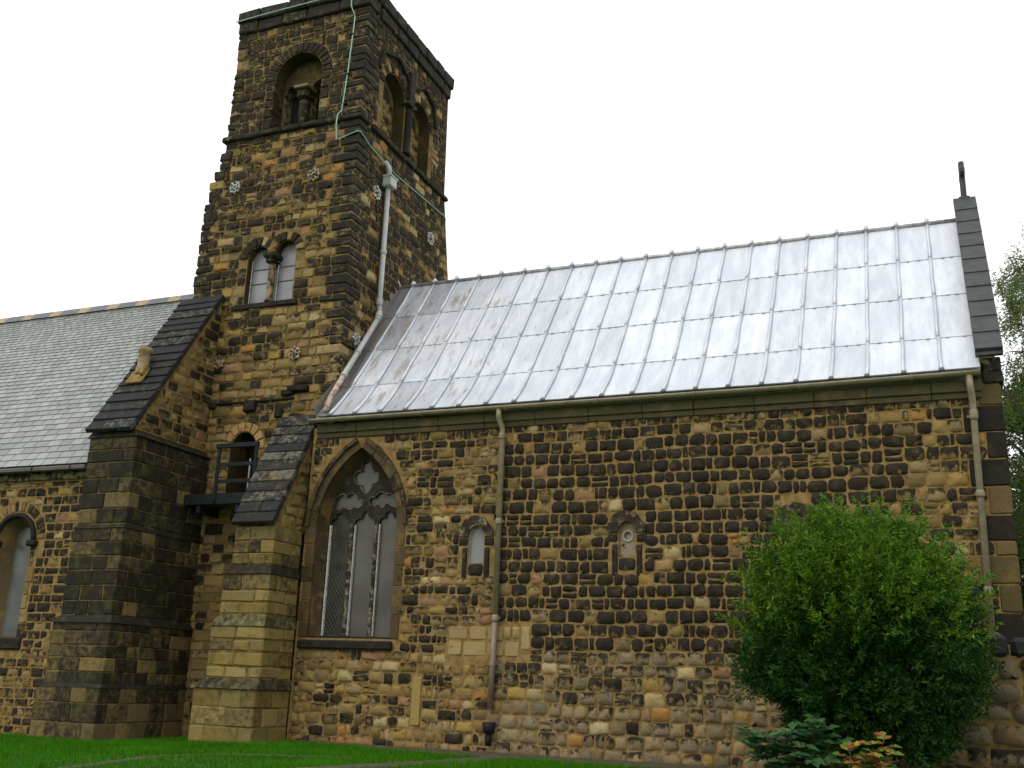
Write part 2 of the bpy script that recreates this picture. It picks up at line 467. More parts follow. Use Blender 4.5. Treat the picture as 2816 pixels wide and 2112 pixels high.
# worn strip of earth and paving along the foot of the chancel
mb=MB(); xs=[-11.7+.25*i for i in range(56)]; r=random.Random(3)
for i,x in enumerate(xs):
    e=edge_y(x)+r.uniform(-.07,.07)
    for k in range(4): mb.v.append(V3((x,.05+(e-.05)*k/3,gz(x,0)+.012+(.01*noise.noise(V3((x*2,k,0))) if k<3 else -.02))))
for i in range(len(xs)-1):
    for k in range(3): mb.f.append((i*4+k,i*4+k+1,(i+1)*4+k+1,(i+1)*4+k))
tag(obj('footpath',mb,M_FLAG,smooth=True),kind='structure')
PATHS=[([(-10.56,-8.4),(-10.5,-7),(-10.6,-5.2),(-10.3,-4.1),(-9.5,-3.65),(-8.6,-3.2)],.10),([(-7.1,-1.0),(-7.2,-2.2),(-7.5,-3.6),(-8.2,-6.5)],.30)]
def near_path(x,y):
    for pts,w in PATHS:
        for (a,b),(c,d) in zip(pts,pts[1:]):
            t=max(0,min(1,((x-a)*(c-a)+(y-b)*(d-b))/((c-a)**2+(d-b)**2)))
            if math.hypot(x-a-t*(c-a),y-b-t*(d-b))<w*(.8+.5*noise.noise(V3((x*1.5,y*1.5,4)))): return True
    return False
for pts,w in PATHS:
    mb=MB(); L=[]
    for (a,b),(c,d) in zip(pts,pts[1:]):
        for k in range(6): L.append((a+(c-a)*k/6,b+(d-b)*k/6))
    L.append(pts[-1])
    for i,(x,y) in enumerate(L):
        x2,y2=L[min(i+1,len(L)-1)]; x1,y1=L[max(i-1,0)]; l=math.hypot(x2-x1,y2-y1); nx_,ny_=-(y2-y1)/l,(x2-x1)/l
        for k in (-1,-.4,.4,1):
            ww=w*k*(1+.25*noise.noise(V3((i*.6,k,7)))); mb.v.append(V3((x+nx_*ww,y+ny_*ww,gz(x,y)+.018-(.02 if abs(k)==1 else 0))))
    for i in range(len(L)-1):
        for k in range(3): mb.f.append((i*4+k,i*4+k+1,(i+1)*4+k+1,(i+1)*4+k))
    tag(obj('path',mb,M_FLAG),kind='structure')

# ------------------------------------------------------------------ chancel
r=random.Random(11)
ch=thing('chancel','long stone chancel with bright lead roof and pointed three light window','church',(-5.3,0,0))
PC=P_front(0)
CE=1.12                                     # east corner
# gothic window outlines (wall face and tracery plane)
GW_OUT=arch(-11.70,-9.84,4.12,10,True,1.0,1.93)
GW_IN=arch(-11.57,-9.97,4.16,10,True,.99,1.97)
SX1=arch(-8.27,-7.95,3.89,8,False,1,3.36)
SX2=arch(-5.31,-4.99,3.91,8,False,1,3.44)
SX3=arch(-2.33,-2.00,3.96,8,False,1,3.46)
wallmb=MB(); out=[(-11.95,-.3),(CE,-.3),(CE,6.2),(-11.95,6.2)]
wallmb.sheet(PC,out,[GW_OUT,SX1,SX2,SX3])
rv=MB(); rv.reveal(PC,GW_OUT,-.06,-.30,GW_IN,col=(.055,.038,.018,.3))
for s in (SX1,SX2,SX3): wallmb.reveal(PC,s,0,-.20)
wallmb.box(CE-.6,CE-.001,.001,6.0,-.3,6.2)          # east end wall
wallmb.add([(CE-.3,-.0,6.2),(CE-.3,6,6.2),(CE-.3,3,10.4),(CE-.002,0,6.2),(CE-.002,6,6.2),(CE-.002,3,10.4)],[(0,2,1),(3,4,5),(0,3,5,2),(1,2,5,4)])
cw=obj('wall',wallmb,M_MORTAR,ch); SPLAY=rv
def mid(loop): return loop_cut(loop,.0)
def grow(loop,px,pz):
    xc=sum(p[0] for p in loop)/len(loop); zc=sum(p[1] for p in loop)/len(loop)
    return [(x+math.copysign(px,x-xc),z+(pz if z>zc else -pz)) for x,z in loop]
cutsC=[loop_cut(arch(-11.96,-9.62,4.18,10,True,1.02,1.74)),loop_cut([(-8.47,3.20),(-8.47,4.12),(-8.36,4.32),(-7.86,4.32),(-7.74,4.12),(-7.74,3.20)]),
       loop_cut([(-5.48,3.12),(-5.48,3.95),(-5.53,3.96),(-5.50,4.16),(-5.36,4.3),(-4.95,4.3),(-4.79,4.1),(-4.76,3.96),(-4.84,3.95),(-4.84,3.12)]),
       loop_cut([(-2.52,3.12),(-2.52,3.95),(-2.62,3.96),(-2.42,4.4),(-1.95,4.4),(-1.72,3.96),(-1.82,3.95),(-1.82,3.12)]),
       loop_cut([(-8.62,1.62),(-8.62,2.22),(-6.95,2.22),(-6.95,1.62)]),
       loop_cut([(-9.30,.35),(-9.30,1.28),(-9.08,1.28),(-9.08,.35)])]
cuts=lambda v:[c for f in cutsC for c in f(v)]
def tone_c(u,v,r):
    if v>5.72: return pick(r,.9,(.55,.8),(.1,.35),.06)            # top course, brown grey
    if u<-7.75:                                                   # patched west end
        if v<1.75: return pick(r,.22,(.6,.95),(.0,.42),.10)
        return pick(r,.5,(.6,1.0),(.15,.5),.07)
    if v<1.75:
        if r.random()<.10: return pick(r,.2,(.6,.9),(.0,.3),.4)
        c=jit(r.choice([(.19,.15,.085),(.16,.125,.07),(.22,.17,.09),(.24,.18,.085)]),r,.15)
        return c,r.uniform(.12,.50) if v<.8 else r.uniform(.25,.66)
    if u>-.55: return pick(r,.5,(.55,.85),(.1,.45),.06)
    if v<2.3: return pick(r,.82,(.6,.92),(.2,.5),.05)
    return pick(r,.91,(.72,1.05),(.1,.45),.035)
rq=random.Random(5); rowsE=[]; zq=-.05
while zq<6.0:
    h=rq.uniform(.205,.245)
    if 6.06-zq-h<.12: h=6.06-zq
    rowsE.append((zq,zq+h)); zq+=h
quo=[]; i=0; k=0
while i<len(rowsE):
    n=min(rq.choice((1,2,2)),len(rowsE)-i); quo.append((rowsE[i][0],rowsE[i+n-1][1]+(.12 if i+n==len(rowsE) else 0),rq.uniform(.45,.62) if k%2 else rq.uniform(.26,.36),.30 if k%2 else .6)); i+=n; k+=1
def quoin_edge(q,e,side=1,i=2):
    def f(v):
        for a,b,*w in q:
            if a<=v<b: return e-side*w[i-2]
        return e
    return f
st=[]
masonry(PC,-11.9,-7.72,-.05,6.06,random.Random(21),(.15,.235),(.14,.40),.016,.5,(.014,.045),.013,tone_c,cuts,wob=.018,out=st,small=.17)
masonry(PC,-7.72,quoin_edge(quo,CE),-.05,6.06,random.Random(22),(.190,.226),(.17,.37),.017,.46,(.018,.042),.013,tone_c,cuts,rows=rowsE,wob=.014,midcut=True,out=st,small=.10)
# pale patch of re-used dressed stones either side of the pipe
rr=random.Random(8)
for x,z,w,h in [(-8.6,1.95,.42,.24),(-8.17,1.95,.36,.25),(-7.80,1.94,.30,.27),(-7.49,1.96,.16,.24),(-7.32,1.97,.17,.24),(-7.14,1.78,.19,.43),
                (-8.6,1.66,.30,.28),(-8.29,1.66,.48,.27),(-7.80,1.66,.34,.26),(-7.45,1.66,.30,.28)]:
    rubble(PC,x+.012,x+w-.012,z+.012,z+h-.012,.25,.018,.006,jit((.31,.225,.10),rr,.14),.2,rr,False,.1,out=st)
rubble(PC,-9.29,-9.09,.37,1.26,.12,.02,.006,(.29,.20,.07),.05,rr,False,.1,out=st)
for a,b,w1,w2 in quo:
    t,so=jit((.105,.076,.032),rq,.25),(rq.uniform(.15,.36) if rq.random()<.75 else .9)
    block(st,(CE-w1+.012,-.025,a+.008),X,Z,Y,w1+.018,b-a-.016,w2,t,so,.018,.006,rq)
# dressed surround of the saxon windows
def solid(P,loop,d0,d1,col):
    m=MB(); m.sheet(P,loop,d=d1,col=col); m.reveal(P,list(reversed(loop)),d1,d0,col=col); m.sm=False; return m
dk=(.25,.19,.11)
for xc,zs,hw,zb in ((-8.11,3.89,.16,3.36),(-5.15,3.91,.16,3.44),(-2.165,3.96,.165,3.46)):
    ring=arch(xc-hw-.005,xc+hw+.005,zs,10); o=[(xc-hw-.19,zs-.03),(xc-hw-.19,zs+.12),(xc-hw-.08,zs+.30),(xc-.05,zs+.37),(xc+hw,zs+.33),(xc+hw+.19,zs+.08),(xc+hw+.19,zs-.03)]
    st.append(solid(PC,o+[(xc+hw+.005,zs-.03)]+list(reversed(ring))+[(xc-hw-.005,zs-.03)],-.02,.052,(*dk,.62)))
    z1=zs-.05
    for sx in (-1,1):
        z=zs-.05; xa=xc+sx*(hw+.01)
        for h in (.17,.62):
            w=.20 if h<.3 else .115
            rubble(PC,min(xa,xa+sx*w),max(xa,xa+sx*w),z-h+.015,z-.01,.3,.03,.008,dk,.85,rr,out=st); z-=h
    rubble(PC,xc-hw,xc+hw,zb-.24,zb-.015,.45,.03,.008,dk,.8,rr,out=st)
place(st,cw,M_STONE,300,hidden=lambda m:(lambda p:-2.7<p.x<.3 and p.z<3.0)(sum(m.v,V3())/len(m.v)))

ste=[]; masonry(P_east(CE),lambda v:.62 if v<6.2 else .1+(v-6.2)/1.4,lambda v:5.95 if v<6.2 else 5.9-(v-6.2)/1.4,-.05,10.0,random.Random(23),(.2,.25),(.2,.42),.018,.45,(.015,.04),.012,lambda u,v,r:pick(r,.7,(.55,.95),(.15,.45),.04),out=ste)
place(ste,cw,M_STONE,0)

# small round headed windows
for i,(loop,xc,zs) in enumerate(((SX1,-8.11,3.89),(SX2,-5.15,3.91),(SX3,-2.165,3.96))):
    w=bpy.data.objects.new('saxon_window',None); COL.objects.link(w); w.parent=ch; BASE[w.name]=V3((xc,0,zs)); w.location=V3((xc,0,zs))-BASE[ch.name]
    if i==0:
        w['label']='narrow round headed window glazed with one grey pane'
        m=MB(); m.sheet(PC,loop,d=-.07); obj('pane',m,M_PANEGREY,w)
        m=MB(); m.tube([PC(x,z,-.06) for x,z in loop],.008,6); obj('frame',m,M_WHITE,w)
    else:
        w['label']='blocked round headed window with a small round pane in its slab'
        cy=zs-.09; rr_=.075
        hole=[(xc+rr_*math.cos(a),cy+rr_*math.sin(a)) for a in [2*math.pi*k/16 for k in range(16)]]
        m=MB(); m.sheet(PC,loop,[hole],d=-.06,col=(.25,.2,.13,.35)); m.reveal(PC,hole,-.06,-.14,col=(.3,.25,.17,.1)); obj('slab',m,M_STONE,w)
        m=MB(); m.tube([PC(xc+(rr_+.018)*math.cos(2*math.pi*k/20),cy+(rr_+.018)*math.sin(2*math.pi*k/20),-.055) for k in range(21)],.022,6,False,(.34,.28,.19,.2)); obj('ring',m,M_STONE,w)
        m=MB(); m.sheet(PC,hole,d=-.12); obj('pane',m,M_PANEWHITE,w)

# pointed window with tracery
gw=bpy.data.objects.new('tracery_window',None); COL.objects.link(gw); gw.parent=ch; BASE[gw.name]=V3((-10.77,0,1.9)); gw.location=V3((-10.77,0,1.9))-BASE[ch.name]
gw['label']='pointed three light window with a quatrefoil in its head'
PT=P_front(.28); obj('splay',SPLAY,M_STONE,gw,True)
QUAT=[(-10.894,5.304),(-10.908,5.379),(-10.88,5.465),(-10.813,5.5),(-10.757,5.503),(-10.699,5.469),(-10.65,5.38),(-10.649,5.294),(-10.572,5.284),(-10.506,5.238),(-10.473,5.163),(-10.493,5.078),(-10.539,5.043),(-10.633,5.016),(-10.622,4.972),(-10.645,4.912),(-10.689,4.865),(-10.754,4.818),(-10.843,4.882),(-10.884,4.945),(-10.889,5.013),(-10.967,5.022),(-11.027,5.068),(-11.061,5.137),(-11.062,5.224),(-11.018,5.278),(-10.964,5.301)]
ML=[(-11.473,4.491),(-11.475,4.583),(-11.456,4.681),(-11.409,4.778),(-11.357,4.826),(-11.301,4.837),(-11.228,4.803),(-11.182,4.765),(-11.159,4.819),(-11.105,4.848),(-11.049,4.84),(-10.996,4.795),(-10.978,4.752),(-10.915,4.75),(-10.856,4.711),(-10.83,4.649),(-10.837,4.576),(-10.882,4.529),(-10.936,4.512),(-10.993,4.532),(-11.038,4.57),(-11.062,4.522),(-11.129,4.493),(-11.2,4.501),(-11.232,4.551),(-11.329,4.53)]
MR=[(-10.674,4.681),(-10.65,4.729),(-10.597,4.752),(-10.527,4.737),(-10.505,4.797),(-10.453,4.838),(-10.386,4.848),(-10.329,4.822),(-10.299,4.79),(-10.246,4.813),(-10.178,4.804),(-10.114,4.76),(-10.067,4.686),(-10.04,4.589),(-10.034,4.516),(-10.159,4.562),(-10.285,4.608),(-10.308,4.561),(-10.36,4.526),(-10.428,4.534),(-10.482,4.602),(-10.526,4.555),(-10.594,4.551),(-10.653,4.595)]
L1=[(-11.524,4.217),(-11.517,4.29),(-11.464,4.325),(-11.413,4.312),(-11.422,4.397),(-11.39,4.433),(-11.32,4.444),(-11.249,4.43),(-11.202,4.379),(-11.184,4.33),(-11.126,4.311),(-11.1,4.255),(-11.089,4.207)]
L2=[(-10.97,4.204),(-10.955,4.264),(-10.903,4.305),(-10.821,4.309),(-10.807,4.381),(-10.777,4.441),(-10.739,4.476),(-10.693,4.427),(-10.654,4.365),(-10.63,4.328),(-10.575,4.321),(-10.523,4.278),(-10.503,4.193)]
L3=[(-10.4,4.191),(-10.394,4.274),(-10.343,4.321),(-10.262,4.319),(-10.267,4.379),(-10.244,4.432),(-10.191,4.449),(-10.135,4.429),(-10.097,4.374),(-10.087,4.326),(-10.019,4.313),(-9.988,4.264),(-9.975,4.181)]
LB=[(-11.52,-11.06),(-10.95,-10.49),(-10.385,-9.985)]
L1=[(LB[0][0],1.97)]+L1+[(LB[0][1],1.97)]; L2=[(LB[1][0],1.97)]+L2+[(LB[1][1],1.97)]; L3=[(LB[2][0],1.97)]+L3[:-1]+[(-9.985,4.181),(LB[2][1],1.97)]
outer=[(-11.66,1.90)]+arch(-11.66,-9.88,4.16,10,True,1.0)+[(-9.88,1.90)]
tc=(.17,.14,.095,.72); m=MB()
m.sheet(PT,outer,[QUAT,ML,MR,L1,L2,L3],col=tc)
for h in (QUAT,ML,MR,L1,L2,L3): m.reveal(PT,h,0,-.07,col=tc)
obj('tracery',m,M_STONE,gw)
for nm,h in (('quatrefoil',QUAT),('mouchette',ML),('mouchette',MR)):     # thin raised mouldings round each eye
    m=MB(); m.tube([PT(x,z,.0) for x,z in h+[h[0]]],.012,6,False,(.2,.165,.11,.5)); obj('moulding',m,M_STONE,gw,True)
for x0,x1 in ((-11.06,-10.95),(-10.49,-10.385)):
    m=MB(); xm=(x0+x1)/2; m.cbox(PT(x0+.012,1.97,.0),X,Z,-Y,x1-x0-.024,2.25,.055,.02,(.22,.18,.12,.5)); obj('mullion',m,M_STONE,gw)
    m=MB(); m.cbox(PT(x1-.016,1.99,-.05),X,Z,-Y,.026,2.2,.060,.004); obj('putty_line',m,M_WHITE,gw)
m=MB(); m.cbox(PT(-11.545,1.99,-.05),X,Z,-Y,.032,2.2,.065,.004); obj('putty_line',m,M_WHITE,gw)
m=MB(); m.sheet(PT,L1,d=-.055); obj('pane',m,M_PANEDARK,gw)
for nm,h in (('pane',L2),('pane',L3),('pane',QUAT),('pane',ML),('pane',MR)):
    m=MB(); m.sheet(PT,h,d=-.055); obj(nm,m,M_PANE,gw)
m=MB()
for k in range(-4,26):                                         # diamond leading behind the first light
    for s in (1,-1):
        x0,z0=-11.52,2.0+k*.13; x1,z1=-11.06,z0+.46*1.55*1
        if s<0: x0,x1=x1,x0
        if z0<1.97:
            t=(1.97-z0)/(z1-z0); x0,z0=x0+(x1-x0)*t,1.97
        if z1>3.3:
            if z0>3.3: continue
            t=(3.3-z0)/(z1-z0); x1,z1=x0+(x1-x0)*t,3.3
        if z1<=z0: continue
        m.tube([PT(x0,z0,-.05),PT(x1,z1,-.05)],.004,4,False)
obj('leading',m,M_LEADCAME,gw)
m=MB(); m.cbox((-11.86,-.10,1.72),X,Z,Y,2.10,.17,.42,.03,(.12,.1,.07,.98)); obj('sill',m,M_STONE,gw)
m=MB(); m.cbox((-11.66,.03,1.90),X,Z,Y,1.78,.07,.2,.02,(.12,.1,.07,.95)); obj('sill_step',m,M_STONE,gw)
# jamb and arch stones, hood mould
surr=[]; rj=random.Random(31)
for sx,xe in ((-1,-11.70),(1,-9.84)):
    z=1.93; k=0
    while z<4.15:
        h=rj.uniform(.32,.55); h=min(h,4.16-z); w=.25 if k%2 else .19; k+=1
        if h<.1: break
        t=jit((.085,.06,.028),rj,.3); block(surr,(xe-w if sx<0 else xe,-.02,z+.006),X,Z,Y,w,h-.012,.2,t,rj.uniform(.08,.32),.012,.004,rj); z+=h
hwid=.93; xc=-10.77; R=2*hwid*1.0
a1=math.acos((R-hwid)/R)
for s in (-1,1):
    n=6
    for i in range(n):
        b0,b1=a1*i/n+.004,a1*(i+1)/n-.004
        for ri,ro,d0,d1,nm in ((R+.002,R+.15,-.1,.015,'arch_stone'),(R+.155,R+.235,-.05,.075,'hood_stone')):
            q=[]
            for rad in (ri,ro):
                for ang in (b0,b1):
                    x=xc-hwid+R-rad*math.cos(ang); zz=4.12+rad*math.sin(ang)
                    if x>xc: x=xc
                    if s>0: x=2*xc-x
                    q.append((x,zz))
            lp=[q[0],q[1],q[3],q[2]]
            t=jit((.075,.055,.028),rj,.25); aa=rj.uniform(.1,.5); mm=MB(); mm.sheet(PC,lp,d=d1,col=(*t,aa)); mm.reveal(PC,lp,d1,d0,col=(*t,aa)); mm.sm=False
            surr.append(mm)
place(surr,gw,M_STONE,200,'surround_stone','surround_stones')

# eaves course, gutter and pipes
eav=[]; x=-11.85; rj=random.Random(41)
while x<.85:
    w=rj.uniform(.85,1.1); w=min(w,.86-x)
    if w<.2: break
    block(eav,(x+.004,-.085,6.07),X,Z,Y,w-.008,.19,.3,jit((.085,.072,.036),rj,.08),rj.uniform(.1,.3),.012,.002,rj)
    block(eav,(x+.004,-.045,5.96),X,Z,Y,w-.008,.115,.26,jit((.075,.062,.032),rj,.08),rj.uniform(.1,.3),.012,.002,rj); x+=w
place(eav,ch,M_CORNICE,300,'eaves_stone','eaves_stones')
def gutz(x): return 6.335+.035*max(0,(x+2.5)/3.4)
gt=MB(); n=9; xs=[-11.95+.4*i for i in range(33)]
for x in xs:
    for k in range(n):
        a=math.pi+math.pi*k/(n-1); gt.v.append(V3((x,-.215+.078*math.cos(a),gutz(x)+.078*math.sin(a))))
    for k in range(n):
        a=2*math.pi-math.pi*k/(n-1); gt.v.append(V3((x,-.215+.068*math.cos(a),gutz(x)+.002+.068*math.sin(a))))
m2=2*n
for i in range(len(xs)-1): gt.f+=[(i*m2+k,i*m2+(k+1)%m2,(i+1)*m2+(k+1)%m2,(i+1)*m2+k) for k in range(m2)]
gt.f+=[tuple(range(m2)),tuple(range((len(xs)-1)*m2,len(xs)*m2))]
gut=obj('gutter',gt,M_PIPE,ch,True)
for x in [-11.2+1.83*i for i in range(7)]:
    m=MB(); m.tube([(x,-.215,gutz(x)-.004),(x+.055,-.215,gutz(x+.05)-.004)],.086,14); 
    m.v=[V3((v.x,v.y,min(v.z,gutz(x)+.004))) for v in m.v]; obj('gutter_collar',m,M_PIPE,gut,True)
def downpipe(parent,name,pts,rad,mt,collars,label=None,shoe=True):
    m=MB(); m.tube(pts,rad,12); o=obj(name,m,mt,parent,True)
    if label: o['label']=label
    for p,q in collars:
        p,q=V3(p),V3(q); m=MB(); m.tube([p,p+(q-p)*.25,p+(q-p)*.75,q],[rad*1.12,rad*1.3,rad*1.3,rad*1.12],12); obj('collar',m,mt,o,True)
    return o
dm=downpipe(ch,'downpipe',[(-7.66,-.215,6.29),(-7.66,-.215,6.15),(-7.65,-.20,6.08),(-7.62,-.12,5.95),(-7.615,-.10,5.88),(-7.62,-.10,2.35)],.055,M_PIPE,
    [((-7.62,-.10,5.83),(-7.62,-.10,5.70)),((-7.62,-.10,4.18),(-7.62,-.10,4.05)),((-7.62,-.10,2.40),(-7.62,-.10,2.27))],'buff rainwater pipe beside the narrow window')
m=MB(); m.tube([(-7.62,-.10,2.30),(-7.65,-.10,.74)],.055,12); o=obj('lower_pipe',m,M_PIPELOW,dm,True)
m=MB(); m.tube([(-7.64,-.10,1.55),(-7.64,-.10,1.50)],.066,12); m.box(-7.72,-7.56,-.06,.01,1.50,1.55); obj('bracket',m,M_PIPELOW,dm)
for z in (5.74,4.10,2.32):
    m=MB(); m.cbox((-7.70,-.075,z),X,Z,Y,.16,.05,.08,.006); obj('bracket',m,M_PIPE,dm)
dr=downpipe(ch,'downpipe',[(.68,-.215,6.30),(.68,-.215,6.12),(.69,-.19,6.02),(.70,-.12,5.90),(.70,-.10,5.80),(.66,-.10,.1)],.055,M_PIPE,
    [((.70,-.10,5.75),(.70,-.10,5.57)),((.69,-.10,4.42),(.69,-.10,4.30)),((.68,-.10,2.9),(.68,-.10,2.76))],'buff rainwater pipe by the east corner')
for z in (5.62,4.34,2.8):
    m=MB(); m.cbox((.60,-.075,z),X,Z,Y,.17,.045,.08,.006); obj('bracket',m,M_PIPE,dr)
m=MB(); m.tube([(-7.66,-.10,.52),(-7.66,-.10,.34)],[.12,.10],10); m.tube([(-7.66,-.1,.34),(-7.66,-.1,.12)],.055,10); obj('drain_shoe',m,M_IRON,dm,True)

# lead roof
RW,RE=-11.80,.86
prof=[(3.0,10.48),(2.22,9.40),(1.41,8.33),(.60,7.25),(-.22,6.39)]       # ridge to eaves with the flatter foot
def roofpt(x,j,t,h=0):
    (ya,za),(yb,zb)=prof[j],prof[j+1]; y=ya+(yb-ya)*t; z=za+(zb-za)*t
    l=math.hypot(yb-ya,zb-za); ny,nz_=(zb-za)/l,-(yb-ya)/l
    if j==3:
        z+=-.035*math.sin(math.pi*t)                         # easing of the foot
    z+=.03*max(0,(x+2.5)/3.4) if j==3 and t>.9 else 0
    return V3((x,y+ny*h,z+nz_*h))
roof=MB(); 
for j in range(4):
    roof.quad(roofpt(RW,j,0,-.03),roofpt(RW,j,1,-.03),roofpt(RE,j,1,-.03),roofpt(RE,j,0,-.03))
roof.quad((RW,3,10.45),(RE,3,10.45),(RE,6.2,6.35),(RW,6.2,6.35))
rf=obj('roof',roof,M_LEAD,ch)
NB=22; bw=(RE-(-11.45))/(NB-1); rl=random.Random(51); edges=[RW]+[-11.45+bw*i for i in range(NB)]
for i in range(NB):
    xa,xb=edges[i],edges[i+1]
    east=i/NB
    for j in range(4):
        m=MB(); nu,nv=4,5; g=rl.uniform(.86,1.0)*(.88+.12*min(1,east*1.7)); dirt=max(0,1-east*2.2)+rl.uniform(0,.25)
        if i==0: g*=.55; dirt=1.2
        elif i<4 and rl.random()<.5: g*=.8
        cl=(g*.99,g,g*1.02,dirt)
        for b in range(nv+1):
            for a in range(nu+1):
                x=xa+(xb-xa)*a/nu; t=b/nv; 
                h=.006+.012*t+.008*noise.noise(V3((x*3,j*2+t*2,1)))*(1 if 0<a<nu else 0)
                m.v.append(roofpt(x,j,t if not(b==nv and j<3) else 1.012,h)); m.c.append(cl)
        nn=nu+1
        m.f=[(b*nn+a,b*nn+a+nn,b*nn+a+nn+1,b*nn+a+1) for b in range(nv) for a in range(nu)]
        k=len(m.v)                                              # turned down lower edge
        for a in range(nu+1):
            v=m.v[nv*nn+a]; m.v.append(v+V3((0,.01,-.02))); m.c.append((g*.35,g*.35,g*.35,1))
        m.f+=[(nv*nn+a,k+a,k+a+1,nv*nn+a+1) for a in range(nu)]
        p=obj('lead_sheet',m,M_LEAD,rf,False,origin=m.v[nn*2+2])
for i in range(1,NB):
    x=edges[i]; m=MB()
    for j in range(4):
        ps=[roofpt(x+rl.uniform(-.008,.008),j,t,.028+.012*(t)) for t in ((0,.25,.5,.75,1.0))]
        m.tube(ps,[.030,.030,.031,.032,.034],8,True,(.9,.9,.92,.1))
    e=roofpt(x,3,1.0,.03); m.tube([e+V3((0,.05,.02)),e+V3((0,-.03,-.03))],[.045,.045],8,True,(.25,.25,.28,.6))
    q=V3((x,2.98,10.54)); m.tube([q+V3((0,-.10,-.06)),q+V3((0,-.02,.03)),q+V3((0,.06,.02))],[.032,.045,.04],8,True,(.85,.85,.87,.2))
    obj('lead_roll',m,M_LEAD,rf,True,origin=roofpt(x,2,.5))
    for j in range(3):                                        # clips on the laps
        pass
m=MB(); m.tube([(RW,3.0,10.49),(RE,3.0,10.49)],.055,10,True,(.72,.68,.66,1.2)); obj('ridge_roll',m,M_LEAD,rf,True)
clip=MB()
for i in range(1,NB):
    for j in range(3):
        for fr in (.33,.70):
            x=edges[i]+bw*fr+rl.uniform(-.05,.05)
            if x>RE-.1: continue
            p=roofpt(x,j,.995,.022); clip.cbox(p-V3((.03,.0,.015)),X,(roofpt(x,j,1,0)-roofpt(x,j,0,0)).normalized(),V3((0,-.8,.6)),.06,.03,.012,.004,(.62,.68,.64,.3))
o=obj('lap_clips',clip,M_LEAD,rf,kind='stuff')
# dark upstand against the tower
m=MB()
for j in range(4): 
    m.quad(roofpt(RW+.02,j,0,.02),roofpt(RW+.02,j,1,.02),roofpt(RW+.02,j,1,.24),roofpt(RW+.02,j,0,.24),(.42,.38,.32,1.1))
obj('flashing',m,M_LEAD,rf)

# east gable coping, kneeler and cross
gc=bpy.data.objects.new('gable_coping',None); COL.objects.link(gc); gc.parent=ch; BASE[gc.name]=V3((1.0,0,6.5)); gc.location=V3((1.0,0,6.5))-BASE[ch.name]
sl_y0,sl_z0,sl_y1,sl_z1=-.20,6.66,2.98,10.86
dv=V3((0,sl_y1-sl_y0,sl_z1-sl_z0)); L=dv.length; dv.normalize(); nv=V3((0,-dv.z,dv.y)); rk=random.Random(61); cop=[]
ns=11
for i in range(ns):
    a=L*i/ns; b=L*(i+1)/ns+.05
    O=V3((.80,sl_y0,sl_z0))+dv*a+nv*(.0)
    tl=(dv+nv*(-.045)).normalized(); n2=tl.cross(X); n2=n2 if n2.z>0 else -n2
    mb2=MB(); mb2.cbox(O+n2*.02,X,tl,n2,.42,b-a,.09,.008,(*jit((.075,.078,.076),rk,.06),.45),.002,rk); mb2.sm=False; cop.append(mb2)
for mb2 in list(cop): pass
place(cop,gc,M_COPE,50,'coping_stone')
bk=[]
block(bk,(.82,2.86,10.62),X,Y,Z,.40,.34,.26,(.12,.12,.115),.8,.02)
block(bk,(.80,-.235,6.62),X,Y,Z,.42,.12,.07,(.12,.12,.115),.9,.01)
place(bk,gc,M_COPE,5,'apex_stone')
kn=[]
block(kn,(.90,-.05,6.40),X,Y,Z,.28,.5,.24,(.2,.17,.12),.55)
block(kn,(.885,-.06,6.20),X,Y,Z,.31,.5,.19,(.2,.17,.12),.9)
place(kn,gc,M_STONE,5,'kneeler_stone')
m=MB(); m.cbox((.90,2.90,10.88),X,Y,Z,.22,.26,.10,.03,(.1,.1,.1,.95)); m.cbox((.955,2.94,10.96),X,Y,Z,.11,.16,.82,.03,(.1,.1,.1,.95)); m.cbox((.957,2.76,11.42),X,Y,Z,.106,.52,.15,.03,(.1,.1,.1,.95)); obj('cross',m,M_COPE,gc)
# ------------------------------------------------------------------ tower
r=random.Random(71)
TX,TY=-11.80,.47
tw=thing('tower','tall black and ochre stone church tower with belfry openings','tower',(-13.8,3,0))
PF=P_front(TY); PE=P_east(TX)
def t_left(v):
    for z,x in ((12.15,-15.97),(12.55,-15.88),(12.98,-15.76),(13.4,-15.66),(13.9,-15.58),(99,-15.54)):
        if v<z: return x
def t_back(v): return 5.55 if v<11.6 else (5.55-.5*(v-11.6)/2.2 if v<13.8 else 4.98-.2*(v-13.8)/3)
BF=arch(-14.33,-12.97,15.28,14,False,1.0,13.93)
tl_=arch(-14.52,-13.94,10.56,8); tr_=arch(-13.76,-13.20,10.62,8)
TWN=[(-14.52,9.42)]+tl_+tr_+[(-13.20,9.40)]
DOOR=arch(-14.42,-13.72,5.95,10,False,1.15,4.75)
leftpts=[(-15.97,-.3),(-15.97,12.15),(-15.88,12.16),(-15.88,12.55),(-15.76,12.56),(-15.76,12.98),(-15.66,12.99),(-15.66,13.4),(-15.58,13.41),(-15.54,17.0)]
m=MB(); m.sheet(PF,leftpts+[(TX,17.0),(TX,-.3)],[BF,TWN,DOOR])
rc=(.058,.042,.021,.25); RVS=[(PF,BF,-.42),(PF,TWN,-.25),(PF,DOOR,-.7)]  # dark reveal colour paints in the shadow of the openings
BE1=arch(1.42,2.50,15.30,12,False,.95,13.97); BE2=arch(2.86,3.94,15.30,12,False,.95,13.97)
bkp=[(TY,-.3),(TY,17.0),(4.78,17.0),(4.98,13.8),(5.05,13.8),(5.55,11.6),(5.55,-.3)]
m.sheet(PE,bkp,[BE1,BE2])
RVS+=[(PE,BE1,-.35),(PE,BE2,-.35)]
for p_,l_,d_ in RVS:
    rv=MB(); rv.reveal(p_,l_,0,d_,col=rc); obj('reveal',rv,M_TOWER,tw)
